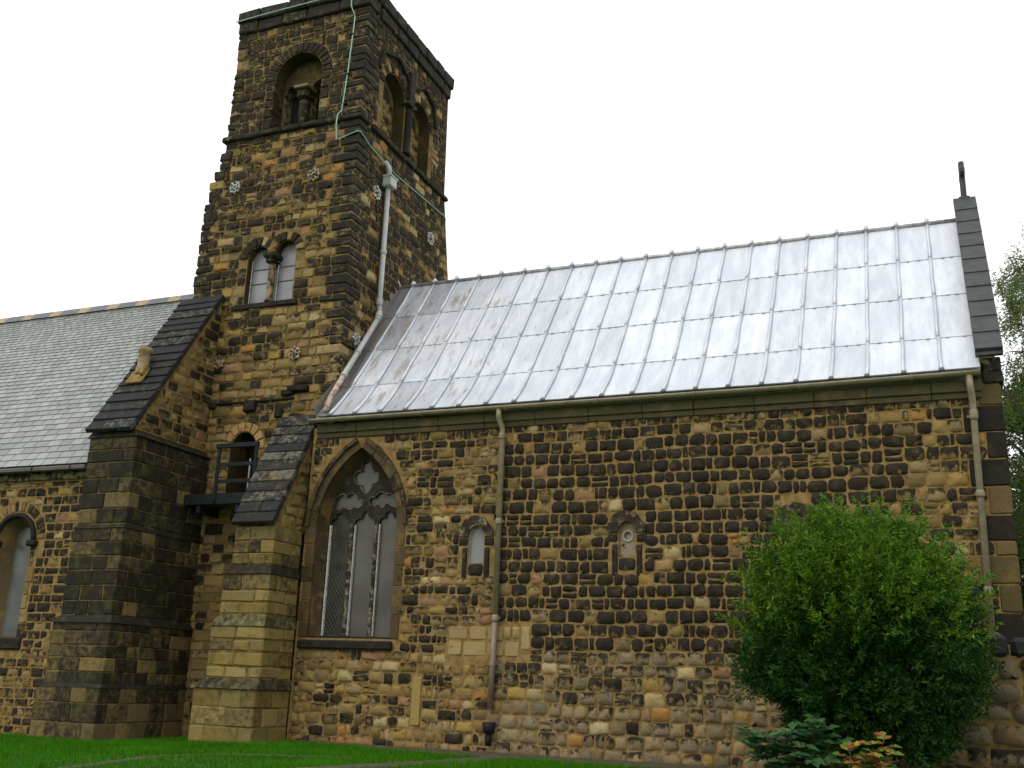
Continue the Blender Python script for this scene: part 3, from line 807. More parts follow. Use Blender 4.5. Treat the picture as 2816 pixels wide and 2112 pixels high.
for (xa,za),(xb,zb) in zip(leftpts,leftpts[1:]): m.quad((xa,TY,za),(xb,TY,zb),(xb,5.5,zb),(xa,5.5,za))
m.quad((-15.97,5.55,-.3),(TX,5.55,-.3),(TX,4.9,17),(-15.5,4.9,17)); m.quad((-15.5,TY,16.99),(TX,TY,16.99),(TX,4.8,16.99),(-15.5,4.8,16.99))
twl=obj('wall',m,M_MORTAR2,tw)
def tone_t(u,v,r):
    if v>13.9: return pick(r,.90,(.58,.95),(.3,.5),.05)
    if v>11.9: return pick(r,.80,(.5,.9),(.15,.45),.05)
    if v>8.2: 
        e=(u+15.9)/4.1
        return pick(r,.72-.38*min(1,max(0,e)),(.55,1.0),(.05,.45),.09)
    return pick(r,.30,(.55,1.0),(.0,.4),.10)
def tone_te(u,v,r):
    if v>13.9: return pick(r,.93,(.65,1.0),(.2,.5),.03)
    if v<9.5 and u<2.2: return pick(r,.6,(.6,1.0),(.1,.45),.05)
    return pick(r,.85,(.6,1.0),(.15,.5),.04)
cf=[loop_cut(arch(-14.58,-12.72,15.28,14,False,1.02,13.93)),loop_cut(grow(TWN,.0,.0),.02),loop_cut(arch(-14.78,-13.72,10.56,10,False,1.0,10.5)),loop_cut(arch(-13.99,-12.97,10.62,10,False,1.0,10.5)),loop_cut(arch(-14.42,-13.72,5.95,10,False,1.15,4.75),.0),
    loop_cut(arch(-14.62,-13.52,5.95,10,False,1.15,5.9))]
cutf=lambda v:[c for f in cf for c in f(v)]
tq=[]; z=0; k=0; rq=random.Random(72)
while z<16.84:
    h=rq.uniform(.16,.26)
    for brk in (8.0,13.78,13.92,16.85):
        if z<brk<z+h+.12: h=brk-z
    tq.append((z,z+h,rq.uniform(.42,.66) if k%2 else rq.uniform(.24,.40),rq.uniform(.26,.40) if k%2 else rq.uniform(.45,.66))); z+=h; k+=1
trow=lambda a,b:[(q[0],q[1]) for q in tq if q[0]>=a-.01 and q[1]<=b+.01]
st=[]
masonry(PF,lambda v:t_left(v)+.0,quoin_edge(tq,TX,1,2),8.0,13.78,random.Random(73),(.15,.25),(.18,.50),.018,.38,(.014,.045),.012,tone_t,cutf,rows=trow(8.0,13.78),out=st,small=.1)
masonry(PF,lambda v:t_left(v)+.0,quoin_edge(tq,TX,1,2),13.92,16.85,random.Random(74),(.17,.25),(.18,.42),.018,.36,(.014,.05),.012,tone_t,cutf,rows=trow(13.92,16.85),out=st,small=.1)
masonry(PF,-15.35,quoin_edge(tq,TX,1,2),-.1,8.0,random.Random(75),(.17,.27),(.2,.55),.018,.34,(.014,.04),.01,tone_t,cutf,rows=trow(0,8.0),out=st,small=.1)
def e0(v): return TY+next((q[3] for q in tq if q[0]<=v<q[1]),.3)
def e1(v): return min(t_back(v),3-(10.55-v)/1.34) if v<10.5 else t_back(v)
ce=[loop_cut(arch(1.22,2.70,15.30,12,False,.97,13.95)),loop_cut(arch(2.66,4.14,15.30,12,False,.97,13.95))]
cute=lambda v:[c for f in ce for c in f(v)]
masonry(PE,e0,e1,7.2,13.78,random.Random(76),(.17,.25),(.2,.5),.018,.38,(.014,.045),.012,tone_te,None,rows=trow(7.2,13.78),out=st,small=.1)
masonry(PE,e0,e1,13.92,16.85,random.Random(77),(.17,.25),(.2,.42),.018,.38,(.014,.045),.012,tone_te,cute,rows=trow(13.92,16.85),out=st,small=.1)
for a,b,w1,w2 in tq:
    if b-a<.15 and abs(a-13.78)<.02: continue
    if b<8.8: t,so=jit((.26,.185,.085),rq,.15),rq.uniform(.2,.75)
    else: t,so=jit((.17,.135,.08),rq,.15),rq.uniform(.5,.85)
    p=rq.uniform(.018,.04); block(st,(TX-w1+.01,TY-p,a+.008),X,Z,Y,w1-.01+p,b-a-.016,w2+p,t,so,.03,.012,rq)
# left hand steps of the tower, rough edge blocks
z=9.2; 
while z<16.8:
    h=rq.uniform(.2,.33); xl=t_left(z+.02); t,so=pick(rq,.85,(.6,.95),(.2,.4),.05)
    if not(13.6<z+h/2<14.0): block(st,(xl-.03-rq.uniform(0,.04),TY-.03,z+.01),X,Z,Y,rq.uniform(.25,.5),h-.02,.4,t,so,.035,.015,rq)
    z+=h
vt=lambda u,v,r:pick(r,.85,(.6,.95),(.2,.4),.03)
voussoirs(PF,-13.65,15.28,.69,.95,17,rq,vt,out=st)
voussoirs(PF,-14.23,10.56,.30,.53,9,rq,vt,out=st,depth=.04); voussoirs(PF,-13.48,10.62,.285,.50,8,rq,lambda u,v,r:pick(r,.5,(.6,.9),(.1,.4),0),out=st,depth=.05)
voussoirs(PF,-14.07,5.95,.36,.56,8,rq,lambda u,v,r:(jit((.36,.22,.09),r),r.uniform(.1,.5)),out=st,ky=1.15)
voussoirs(PE,1.96,15.30,.55,.75,11,rq,vt,out=st,ky=.97); voussoirs(PE,3.40,15.30,.55,.75,11,rq,vt,out=st,ky=.97)
z=14.0
for xa,w in ((-14.57,.24),(-12.97,.24)):                    # belfry jamb stones
    z=13.95
    while z<15.25:
        h=min(rq.uniform(.2,.34),15.27-z); t,so=pick(rq,.7,(.55,.85),(.2,.4),.02); block(st,(xa,TY-.03,z+.01),X,Z,Y,w,h-.02,.42,t,so,.025,.008,rq); z+=h
place(st,twl,M_TOWER,300,hidden=lambda m:(lambda p:p.x<-12.1 and p.z<4.7)(sum(m.v,V3())/len(m.v)))

# strings, parapet
def band(name,z0,z1,pr,x0,x1,yb,n1,n2,rng,mt=M_TOWER):
    o=bpy.data.objects.new(name,None); COL.objects.link(o); o.parent=tw; BASE[o.name]=V3((TX,TY,z0)); o.location=BASE[o.name]-BASE[tw.name]; L=[]
    ws=[rng.uniform(.7,1.3) for _ in range(n1)]; s=sum(ws); x=x0-pr
    for w in ws:
        ww=w/s*(x1-x0+2*pr); block(L,(x+.004,TY-pr-rng.uniform(0,.02),z0),X,Z,Y,ww-.008,z1-z0+rng.uniform(-.02,.02),.5,jit((.2,.17,.10),rng),rng.uniform(.6,.9),.03,.012,rng); x+=ww
    ws=[rng.uniform(.7,1.3) for _ in range(n2)]; s=sum(ws); y=TY+.5
    for w in ws:
        ww=w/s*(yb+pr-TY-.5); block(L,(x1+pr-.5,y+.004,z0),Y,Z,X,ww-.008,z1-z0+rng.uniform(-.02,.02),.5+rng.uniform(0,.02),jit((.2,.17,.10),rng),rng.uniform(.65,.95),.03,.012,rng); y+=ww
    ws=4; y=TY+.5
    for k in range(ws):
        ww=(yb-y)/(ws-k); block(L,(x0-pr,y,z0),Y,Z,X,ww-.008,z1-z0,.5,jit((.2,.17,.10),rng),.8,.03,.01,rng); y+=ww
    place(L,o,mt,60,'course_stone'); return o
band('string_course',13.78,13.92,.09,-15.58,TX,5.0,7,8,random.Random(81))
band('parapet',16.85,17.16,.07,-15.52,TX,4.85,5,6,random.Random(82))
band('parapet_coping',17.16,17.50,.12,-15.52,TX,4.85,6,7,random.Random(83))

# belfry opening facing the camera
def part(name,parent,loc,label=None):
    o=bpy.data.objects.new(name,None); COL.objects.link(o); o.parent=parent; BASE[o.name]=V3(loc); o.location=V3(loc)-BASE[parent.name]
    if label: o['label']=label
    return o
b1=part('belfry_opening',tw,(-13.65,TY,13.95),'round arched belfry opening with a bulging shaft')
bkh=[arch(-14.30,-13.76,15.08,8,False,1,13.95),arch(-13.50,-13.0,15.14,8,False,1,13.95)]
m=MB(); m.sheet(PF,[(-14.4,13.9)]+arch(-14.4,-12.9,15.25,12)+[(-12.9,13.9)],bkh,d=-.40,col=(.075,.055,.027,.25))  # tympanum coloured dark to carry the recess shadow
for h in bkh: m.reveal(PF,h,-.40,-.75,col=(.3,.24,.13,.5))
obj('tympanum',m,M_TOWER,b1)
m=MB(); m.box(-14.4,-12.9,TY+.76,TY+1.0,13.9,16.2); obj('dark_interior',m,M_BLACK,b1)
m=MB(); m.lathe((-13.63,TY+.33,13.95),[(.11,0),(.115,.25),(.14,.55),(.13,.8),(.10,.86)],12,(.2,.16,.10,.6)); obj('shaft',m,M_TOWER,b1,True)
m=MB(); m.cbox((-13.79,TY+.14,14.80),X,Y,Z,.32,.4,.24,.05,(.2,.16,.1,.6)); m.cbox((-13.84,TY+.08,15.04),X,Y,Z,.42,.4,.09,.02,(.2,.155,.08,.2)); obj('capital',m,M_TOWER,b1)
# paired belfry recesses facing east
for lp,yc,lab in ((BE1,1.96,'blocked belfry arch on the side face nearer the corner'),(BE2,3.40,'blocked belfry arch on the side face farther from the corner')):
    b2=part('belfry_recess',tw,(TX,yc,13.97),lab)
    L=[]; PB=P_east(TX-.33); m=MB(); m.sheet(PB,lp); obj('backing',m,M_MORTAR2,b2)
    masonry(PB,lp[0][0]+.01,lp[-1][0]-.01,13.97,15.28,rq,(.16,.24),(.2,.4),.03,.35,(.01,.03),.01,lambda u,v,r:(jit((.26,.18,.08),r),r.uniform(.2,.75)),out=L)
    place(L,b2,M_TOWER,60,'infill_stone')
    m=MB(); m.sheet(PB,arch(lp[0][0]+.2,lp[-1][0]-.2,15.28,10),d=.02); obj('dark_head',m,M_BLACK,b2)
cl=part('column',tw,(TX,2.68,13.97),'dark stone column between the side belfry arches')
m=MB(); m.lathe((TX+.02,2.68,13.97),[(.15,0),(.12,.06),(.115,.15),(.115,1.30),(.13,1.33)],12,(.14,.12,.09,.92)); obj('shaft',m,M_TOWER,cl,True)
m=MB(); m.cbox((TX-.16,2.48,15.28),X,Y,Z,.34,.40,.12,.03,(.2,.18,.08,.6)); m.cbox((TX-.1,2.55,15.40),X,Y,Z,.22,.26,.9,.02,(.14,.12,.09,.9)); obj('capital',m,M_TOWER,cl)
m=MB(); m.tube([PE(1.10,15.55,.03),PE(1.2,16.05,.05),PE(1.95,16.32,.06),PE(2.6,16.02,.05),PE(2.68,15.9,.05)],.05,6,True,(.14,.12,.09,.9)); m.tube([PE(2.72,15.9,.05),PE(3.4,16.30,.06),PE(4.0,16.1,.05),PE(4.2,15.55,.03)],.05,6,True,(.14,.12,.09,.9)); obj('label_mould',m,M_TOWER,tw)

# twin window
t2=part('twin_window',tw,(-13.86,TY,9.4),'pair of round headed lights with a shaft between')
m=MB(); m.sheet(PF,TWN,d=-.20); obj('pane',m,M_PANEWHITE,t2)
for x0,x1 in ((-14.50,-13.93),(-13.77,-13.21)):
    for z in (9.97,10.33):
        m=MB(); m.cbox(PF(x0,z,-.20),X,Z,-Y,x1-x0,.018,.02,.003); obj('bar',m,M_LEADCAME,t2)
m=MB()
m.tube([PF(-14.50,10.55,-.16),PF(-14.50,9.44,-.16),PF(-13.92,9.43,-.16),PF(-13.92,10.55,-.16)],.014,6); obj('frame',m,M_WHITE,t2)
m=MB(); m.tube([PF(-13.76,10.62,-.16),PF(-13.76,9.43,-.16),PF(-13.23,9.42,-.16)],.014,6); obj('frame',m,M_WHITE,t2)
m=MB(); m.lathe((-13.85,TY+.05,9.42),[(.11,0),(.11,.08),(.075,.16),(.085,.5),(.075,.9),(.09,.94)],12,(.26,.19,.10,.45)); obj('shaft',m,M_TOWER,t2,True)
m=MB(); m.cbox((-13.96,TY-.12,10.36),X,Y,Z,.22,.36,.12,.05,(.16,.16,.08,.7)); m.cbox((-14.02,TY-.16,10.48),X,Y,Z,.33,.40,.14,.04,(.2,.17,.09,.6)); obj('capital',m,M_TOWER,t2)
m=MB(); m.cbox((-14.72,TY-.06,9.28),X,Z,Y,1.68,.13,.3,.02,(.14,.12,.09,.95)); obj('sill',m,M_TOWER,t2)
# doorway
d1=part('doorway',tw,(-14.07,TY,4.75),'small arched doorway above the iron platform')
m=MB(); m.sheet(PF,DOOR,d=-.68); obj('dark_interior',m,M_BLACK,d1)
# corbels and ledges
for x,z,w,h,d in ((-13.98,6.80,.30,.26,.14),(-13.02,7.10,.30,.13,.12),(-12.75,7.18,.5,.14,.14),(-15.1,6.94,.34,.16,.10),(-13.2,6.62,.2,.22,.10)):
    m=MB(); m.cbox((x-w/2,TY-d,z),X,Z,Y,w,h,d+.1,.03,(.13,.12,.08,.92),.01,rq); obj('corbel',m,M_TOWER,tw)
m=MB(); m.cbox((-14.95,TY-.06,7.02),X,Z,Y,2.1,.06,.1,.02,(.16,.13,.08,.75),.01,rq); obj('ledge',m,M_TOWER,tw)
# iron pattress plates of the wall ties
def pattress(P,u,v,rad,mt):
    n=32; o=[]
    for k in range(n):
        a=2*math.pi*k/n; q=rad*(1+.12*math.cos(8*a)); o.append((u+q*math.cos(a),v+q*math.sin(a)))
    hs=[]
    for k in range(6):
        a=2*math.pi*(k+.5)/6; c=(u+rad*.58*math.cos(a),v+rad*.58*math.sin(a)); hs.append([(c[0]+rad*.2*math.cos(b),c[1]+rad*.2*math.sin(b)) for b in [2*math.pi*i/8 for i in range(8)]])
    m=MB(); m.sheet(P,o,hs,d=.07); m.reveal(P,list(reversed(o)),.07,.02)
    for h in hs: m.reveal(P,h,.07,.02)
    m.tube([P(u,v,.07),P(u,v,.11)],rad*.2,8); return obj('wall_tie_plate',m,mt,tw)
M_TIE=simple_mat('lichened_iron',(.03,.03,.03),(.46,.44,.40),16,.8,0,.2,5,.5,.42,.56)
M_TIE2=simple_mat('rusty_iron',(.05,.035,.02),(.36,.27,.15),14,.8,0,.2,5,.5,.42,.58)
for u,v,mt in ((-15.12,12.5,M_TIE),(-12.89,12.48,M_TIE2),(-12.94,8.09,M_TIE2),(-14.99,8.05,M_TIE2)): pattress(PF,u,v,.155,mt)
for u,v,mt in ((1.40,12.3,M_TIE),(4.28,12.35,M_TIE),(1.05,8.48,M_TIE)): pattress(PE,u,v,.17,mt)
# rainwater pipe with hopper and the sloping leg down the roof edge
hp=downpipe(tw,'downpipe',[(TX+.10,1.83,12.62),(TX+.10,1.83,9.62),(TX+.11,1.86,9.42),(TX+.12,1.80,9.25)],.062,M_PIPEGREY,[((TX+.10,1.83,11.0),(TX+.10,1.83,10.88)),((TX+.10,1.83,9.74),(TX+.10,1.83,9.58)),((TX+.11,1.85,9.42),(TX+.12,1.80,9.27))],'grey rainwater pipe with hopper on the tower side')
m=MB(); m.cbox((TX+.0,1.68,12.62),X,Y,Z,.25,.31,.27,.02); m.cbox((TX-.01,1.66,12.86),X,Y,Z,.28,.35,.05,.01); obj('hopper',m,M_PIPEGREY,hp)
m=MB(); m.tube([(TX-.05,1.66,13.20),(TX+.08,1.68,13.22),(TX+.12,1.76,13.12),(TX+.12,1.80,12.88)],.07,10); obj('outlet',m,M_PIPEGREY,hp,True)
a,b=V3((TX+.12,1.80,9.27)),V3((TX+.16,.02,6.86)); dvv=(b-a)
m=MB(); m.tube([a,a+dvv*.93],.062,12); obj('sloping_leg',m,M_PIPEGREY,hp,True)
for f in (.01,.45,.73):
    m=MB(); p=a+dvv*f; m.tube([p,p+dvv*.02],.077,12); obj('collar',m,M_PIPEGREY,hp,True)
m=MB(); m.tube([a+dvv*.74,a+dvv*.97,b+V3((.01,-.12,-.2)),b+V3((.06,-.22,-.36))],.063,12); obj('rusty_foot',m,M_RUST,hp,True)
# copper lightning tape
pts=[PF(-15.63,17.18,.16),PF(-14.5,17.22,.16),PF(-13.3,17.24,.16),PF(-12.30,17.26,.16),PF(-12.0,17.30,.17),PF(-11.86,17.10,.16)]
lc=part('lightning_conductor',tw,(-12.3,TY,13.5),'pale green copper lightning tape down the corner')
def tape(ps,w=.015):
    m=MB(); m.tube(ps,w,6); obj('tape',m,M_COPPER,lc)
tape(pts)
tape([PF(-12.23,17.25,.16),PF(-12.22,16.85,.15),PF(-12.15,16.6,.05),PF(-12.2,15.2,.06),PF(-12.28,14.05,.06),PF(-12.33,13.92,.13),PF(-12.35,13.70,.13),PF(-12.36,13.30,.05)])
tape([PF(-12.32,13.30,.05),PF(-12.0,13.38,.05),PF(-11.80,13.42,.06),V3((TX+.06,TY-.02,13.42)),PE(1.0,13.28,.06),PE(2.2,13.18,.06),PE(3.4,13.24,.06),PE(5.0,13.32,.06)],.013)
for z in (16.1,15.0,14.2):
    m=MB(); m.box(-12.245,-12.155,TY-.09,TY,z,z+.03); obj('saddle',m,M_IRON,lc)
# ------------------------------------------------------------------ buttress builder
def frustum(out,lo,hi,z0,z1,tone,soot):
    """lo/hi = (x0,x1,y0,y1) of bottom and top rectangles"""
    vs=[]
    for (x0,x1,y0,y1),z in ((lo,z0),(hi,z1)): vs+=[V3((x0,y0,z)),V3((x1,y0,z)),V3((x1,y1,z)),V3((x0,y1,z))]
    m=MB(); m.add(vs,[(3,2,1,0),(4,5,6,7),(0,1,5,4),(1,2,6,5),(2,3,7,6),(3,0,4,7)],(*tone,soot)); m.sm=False
    if out is not None: out.append(m)
    return m
def ashlar(out,x0,x1,yf,yb,z0,z1,rng,tf,rowh=(.24,.33),w=(.28,.65),joint=.016,dx=0,dy=0,west=False,jt=.006,chm=.014):
    z=z0; k=rng.randint(0,1)
    while z<z1-.02:
        h=rng.uniform(*rowh)
        if z1-z-h<rowh[0]*.6: h=z1-z
        t=(z+h/2-z0)/max(.01,z1-z0); xe=x1-dx*t; yf2=yf+dy*t; xw=x0+dx*t
        wx,wy=((.62,.30) if k%2 else (.30,.58)); wx=min(wx,(xe-xw)*.6); wy=min(wy,(yb-yf2)*.7); k+=1
        tt,so=tf(xe,z+h/2,rng); p=rng.uniform(.0,.014)
        block(out,(xe-wx+joint/2,yf2-p,z+joint/2),X,Z,Y,wx-joint/2+p,h-joint,wy-joint/2,tt,so,chm,jt,rng)
        x=xw
        while x<xe-wx-.03:
            ww=rng.uniform(*w)
            if xe-wx-(x+ww)<w[0]*.7: ww=xe-wx-x
            tt,so=tf(x+ww/2,z+h/2,rng); p=rng.uniform(.0,.014)
            block(out,(x+joint/2,yf2-p,z+joint/2),X,Z,Y,ww-joint,h-joint,.25,tt,so,chm,jt,rng); x+=ww
        y=yf2+wy
        while y<yb-.03:
            ww=rng.uniform(w[0]*.8,w[1]*.8)
            if yb-(y+ww)<w[0]*.7: ww=yb-y
            tt,so=tf(xe,z+h/2,rng); p=rng.uniform(.0,.014)
            block(out,(xe-.25,y+joint/2,z+joint/2),Y,Z,X,ww-joint,h-joint,.25+p,tt,so,chm,jt,rng); y+=ww
        z+=h
    m=MB(); frustum(None,(x0+.02,x1-.012,yf+.012,yb),(x0+.02+dx,x1-.012-dx,yf+.012+dy,yb),z0-.02,z1,(1,1,1),0)
    return frustum(None,(x0+.02,x1-.014,yf+.014,yb),(x0+.02+dx,x1-.014-dx,yf+.014+dy,yb),z0-.02,z1,(1,1,1),0)
def rake(out,x0,x1,p0,p1,n,th,rng,tf,split=0,over=.05,step=.05):
    d=V3((0,p1[0]-p0[0],p1[1]-p0[1])); L=d.length; d.normalize(); nv=V3((0,-d.z,d.y)); ws=[rng.uniform(.85,1.15) for _ in range(n)]; s=sum(ws); a=0
    for w in ws:
        l=w/s*L; tl=(d-nv*(step/l)).normalized(); n2=V3((0,-tl.z,tl.y)); O=V3((0,p0[0],p0[1]))+d*a+nv*step*.7
        xs=[x0-over,x1+over]
        if split and rng.random()<split: xs=[x0-over,x0+(x1-x0)*rng.uniform(.3,.7),x1+over]
        for xa,xb in zip(xs,xs[1:]):
            t,so=tf(xa,O.z,rng); m=MB(); m.cbox(O+X*(xa+.004),X,tl,n2,xb-xa-.008,l+.03,th,.012,(*t,so),.005,rng); m.sm=False; out.append(m)
        a+=l
# ------------------------------------------------------------------ nave
nv_=thing('nave','nave with pale wet slate roof beside the tower','church',(-20,-1.6,-.1))
NY=-1.60; PN=P_front(NY); NW,NE=-30.0,-16.1
NWIN=arch(-18.55,-17.61,3.76,12,False,1.0,1.72); NGL=arch(-18.33,-17.83,3.80,12,False,1.0,1.78)
m=MB(); m.sheet(PN,[(NW,-.5),(NE,-.5),(NE,5.3),(NW,5.3)],[NWIN]); SPL=MB(); SPL.reveal(PN,NWIN,0,-.28,NGL,col=(.085,.062,.029,.2))
m.quad((NW,NY,-.5),(NW,6,-.5),(NW,6,5.3),(NW,NY,5.3))
nw=obj('wall',m,M_MORTAR,nv_)
def tone_n(u,v,r):
    if v>4.9: return pick(r,.5,(.5,.75),(.2,.45),.05)
    if v<1.6: return pick(r,.45,(.55,.85),(.15,.5),.06)
    return pick(r,.78,(.62,1.0),(.15,.45),.05)
st=[]; cn=[loop_cut(arch(-18.90,-17.26,3.76,12,False,1.0,3.5)),loop_cut([(-18.85,1.5),(-18.85,3.6),(-17.42,3.6),(-17.42,1.5)])]
masonry(PN,-20.5,NE+.25,-.1,4.98,random.Random(91),(.15,.21),(.16,.40),.020,.2,(.01,.028),.008,tone_n,lambda v:[c for f in cn for c in f(v)],wob=.004,out=st,small=.12)
masonry(PN,NW+.1,-20.5,-.1,4.98,random.Random(92),(.20,.26),(.3,.5),.030,.22,(.01,.028),.008,tone_n,None,out=st)
rn=random.Random(93)
voussoirs(PN,-18.08,3.76,.60,.80,21,rn,lambda u,v,r:pick(r,.3,(.5,.8),(.1,.4),.0),out=st,depth=.02)
for xa,sx in ((-18.55,-1),(-17.61,1)):
    z=1.72
    while z<3.7:
        h=min(rn.uniform(.22,.34),3.72-z); w=rn.choice((.12,.19)); t,so=pick(rn,.6,(.5,.8),(.2,.45),0)
        block(st,(xa-w if sx<0 else xa,NY-.02,z+.008),X,Z,Y,w,h-.016,.22,t,so,.012,.004,rn); z+=h
xx=NE+.25-15
place(st,nw,M_STONE,300,hidden=lambda m:False)
ev=[]; x=-30
while x<NE+.2:
    w=rn.uniform(.7,1.0); w=min(w,NE+.22-x)
    if w<.1: break
    block(ev,(x+.004,NY-.07,5.0),X,Z,Y,w-.008,.24,.3,jit((.22,.18,.09),rn,.1),rn.uniform(.35,.6),.012,.002,rn); x+=w
place(ev,nv_,M_CORNICE,40,'eaves_stone','eaves_stones')
w=part('lancet_window',nv_,(-18.08,NY,1.75),'round headed lancet with dark roll mould at the left edge')
m=MB(); m.sheet(PN,NGL,d=-.27); obj('pane',m,simple_mat('dull_glass',(.05,.055,.042),(.085,.09,.075),1.6,.25,0,0,2),w); obj('splay',SPL,M_STONE,w,True)
m=MB(); m.tube([PN(x,z,.03) for x,z in arch(-18.61,-17.55,3.74,14)],.055,8,True,(.1,.09,.07,.95)); obj('roll_mould',m,M_STONE,w,True)
for x in (-18.61,-17.55):
    m=MB(); m.cbox((x-.12,NY-.12,3.60),X,Y,Z,.24,.2,.13,.03,(.1,.09,.07,.95)); obj('impost',m,M_STONE,w)
m=MB(); m.cbox((-18.7,NY-.06,1.50),X,Z,Y,1.25,.24,.3,.03,(.13,.11,.08,.9)); obj('sill',m,M_STONE,w)
# slate roof
E0=V3((0,-1.84,5.27)); R0=V3((0,2.1,10.55)); sd_=(R0-E0); SL=sd_.length; sdn=sd_.normalized(); snn=V3((0,-sdn.z,sdn.y))
m=MB(); m.quad((NW,E0.y,E0.z-.03),(-15.6,E0.y,E0.z-.03),(-15.6,R0.y,R0.z-.03),(NW,R0.y,R0.z-.03)); m.quad((NW,R0.y,R0.z-.03),(-15.6,R0.y,R0.z-.03),(-15.6,6.0,5.2),(NW,6.0,5.2))
m.quad((NW,6.0,-.4),(-15.6,6.0,-.4),(-15.6,6.0,5.25),(NW,6.0,5.25))
nr=obj('roof',m,M_IRON,nv_)
rs=random.Random(95); sl=[]; a=0; i=0
while a<SL-.05:
    f=a/SL; g=.215-.115*f; w0=.36-.16*f; x=-15.62-(w0/2 if i%2 else 0)
    xmin=-20-10*f if f<2 else -30
    while x>-27.5:
        ww=w0*rs.uniform(.8,1.2); O=E0+sdn*a+V3((x-ww,0,0)); 
        if True:
            tl=(sdn-snn*(.016/g)*.8).normalized(); n2=V3((0,-tl.z,tl.y)); c=rs.uniform(.66,1.16); q=rs.random()
            col=(c*.98,c,c*.98,0) if q>.08 else (c*1.02,c*.95,c*.93,0)
            mb2=MB(); o1=O+snn*.026
            A,B=V3((ww-.016,0,0)),tl*(g+.05); jx=rs.uniform(-.004,.004)
            vs=[o1+sdn*jx,o1+A-sdn*jx,o1+A+B,o1+B]; vs+=[v-n2*.016 for v in vs[:2]]
            mb2.add(vs,[(0,1,2,3),(4,5,1,0)],[col]*6); mb2.sm=False; sl.append(mb2)
        x-=ww
    a+=g; i+=1
place(sl,nr,M_SLATE,300,'slate','slates',hidden=lambda m:m.v[0].x>-16.1)
rt=random.Random(96); x=-15.7; k=0
M_RIDGEDK=simple_mat('blue_black_ridge_tile',(.022,.023,.035),(.05,.05,.06),8,.35,0,.1); M_RIDGETAN=simple_mat('tan_ridge_tile',(.26,.19,.10),(.36,.27,.16),8,.7,0,.2)
while x>-27:
    ww=(.62 if k%2 else .40)*rt.uniform(.95,1.05); m=MB(); t_=V3((0,R0.y,R0.z+.06)); dn=-sdn*.26+snn*.02; db=V3((0,-dn.y,dn.z))
    xs=(x-ww+.004,x-.004); vs=[]
    for q in xs: 
        for o_ in (dn,V3((0,0,.02)),db,V3((0,0,-.03))): vs.append(V3((q,0,0))+t_+o_)
    m.add(vs,[(0,4,5,1),(1,5,6,2),(2,6,7,3),(3,7,4,0),(0,1,2,3),(7,6,5,4)]); o=obj('ridge_tile',m,M_RIDGEDK if k%2 else M_RIDGETAN,nr,origin=vs[0]); x-=ww; k+=1
m=MB(); m.cbox((NW,E0.y-.06,E0.z-.13),X,Z,Y,-15.9-NW-.3,.10,.10,.02); obj('gutter',m,simple_mat('brown_gutter',(.055,.04,.035),(.08,.06,.05),5,.5),nv_)
for x in [-16.6-1.05*i for i in range(5)]:
    m=MB(); m.cbox((x,E0.y-.07,E0.z-.145),X,Z,Y,.03,.12,.25,.004); obj('gutter_bracket',m,M_IRON,nv_)

# ------------------------------------------------------------------ gable end buttress of the nave
gb=thing('gable_buttress','massive blackened gable buttress with long stepped coping beside the slate roof','buttress',(-15.5,-1.8,-.1))
def tone_g(u,v,r):
    c=jit(r.choice([(.15,.112,.05),(.17,.12,.048),(.125,.095,.045),(.19,.138,.055)]),r,.15)
    if v<.9: return c,r.uniform(.15,.7)
    if v<2.1: return c,r.uniform(.3,.8)
    if v>6: return pick(r,.5,(.6,1.0),(.1,.45),.07)
    return c,(r.uniform(.6,.95) if r.random()<.82 else r.uniform(.3,.55))
rg=random.Random(101); st=[]; core=MB()
def stage(*a,**k):
    f=ashlar(st,*a,**k); core.add(f.v,f.f,f.c)
XE=-14.93
stage(-16.42,XE+.10,-2.05,.6,-.15,.86,rg,tone_g,(.24,.36),(.4,.8))
stage(-16.32,XE+.07,-1.98,.6,.90,2.05,rg,tone_g,(.22,.30),(.3,.7))
frustum(st,(-16.34,XE+.11,-2.02,.6),(-16.22,XE,-1.88,.6),2.05,2.20,(.14,.13,.09),.9)
frustum(st,(-16.44,XE+.12,-2.07,.6),(-16.33,XE+.08,-1.99,.6),.84,.92,(.16,.14,.1),.8)
stage(-16.22,XE,-1.90,.6,2.20,3.90,rg,tone_g,(.24,.32),(.3,.7))
frustum(st,(-16.24,XE+.02,-1.92,.6),(-16.19,XE-.02,-1.83,.6),3.90,4.0,(.13,.13,.08),.85)
stage(-16.19,XE-.02,-1.86,.6,4.0,5.78,rg,tone_g,(.24,.34),(.35,.8))
frustum(st,(-16.22,XE+.04,-1.90,.62),(-16.2,XE-.16,-1.80,.62),5.78,5.94,(.12,.12,.07),.8)
gw_=obj('wall',core,M_MORTAR2,gb)
RK0,RK1=(-1.93,5.86),(.42,9.62); slope=(RK1[1]-RK0[1])/(RK1[0]-RK0[0])
PG=P_east(XE-.17); gmb=MB(); gmb.sheet(PG,[(-1.80,5.95),(.6,5.95),(.6,9.75),(.45,9.60)]); gmb.quad((-16.15,-1.80,5.95),(XE-.17,-1.80,5.95),(XE-.17,.45,9.6),(-16.15,.45,9.6)); gmb.quad((-16.15,-1.80,5.95),(-16.15,.45,9.6),(-16.15,.5,5.0),(-16.15,-1.8,5.0))
obj('gable_wall',gmb,M_MORTAR2,gb)
masonry(PG,lambda v:-1.86+(v-5.95)/slope+.06,.47,5.98,9.6,random.Random(102),(.17,.26),(.2,.46),.03,.35,(.012,.035),.01,tone_g,None,wob=.01,out=st,small=.1)
place(st,gw_,M_BUTT,300)
cp=part('coping',gb,(-15.6,-1.9,6.0)); L=[]
rake(L,-16.2,XE-.12,RK0,RK1,17,.10,random.Random(103),lambda u,v,r:(jit((.09,.088,.078),r,.1),r.uniform(.5,.85)),.25,.02,.035)
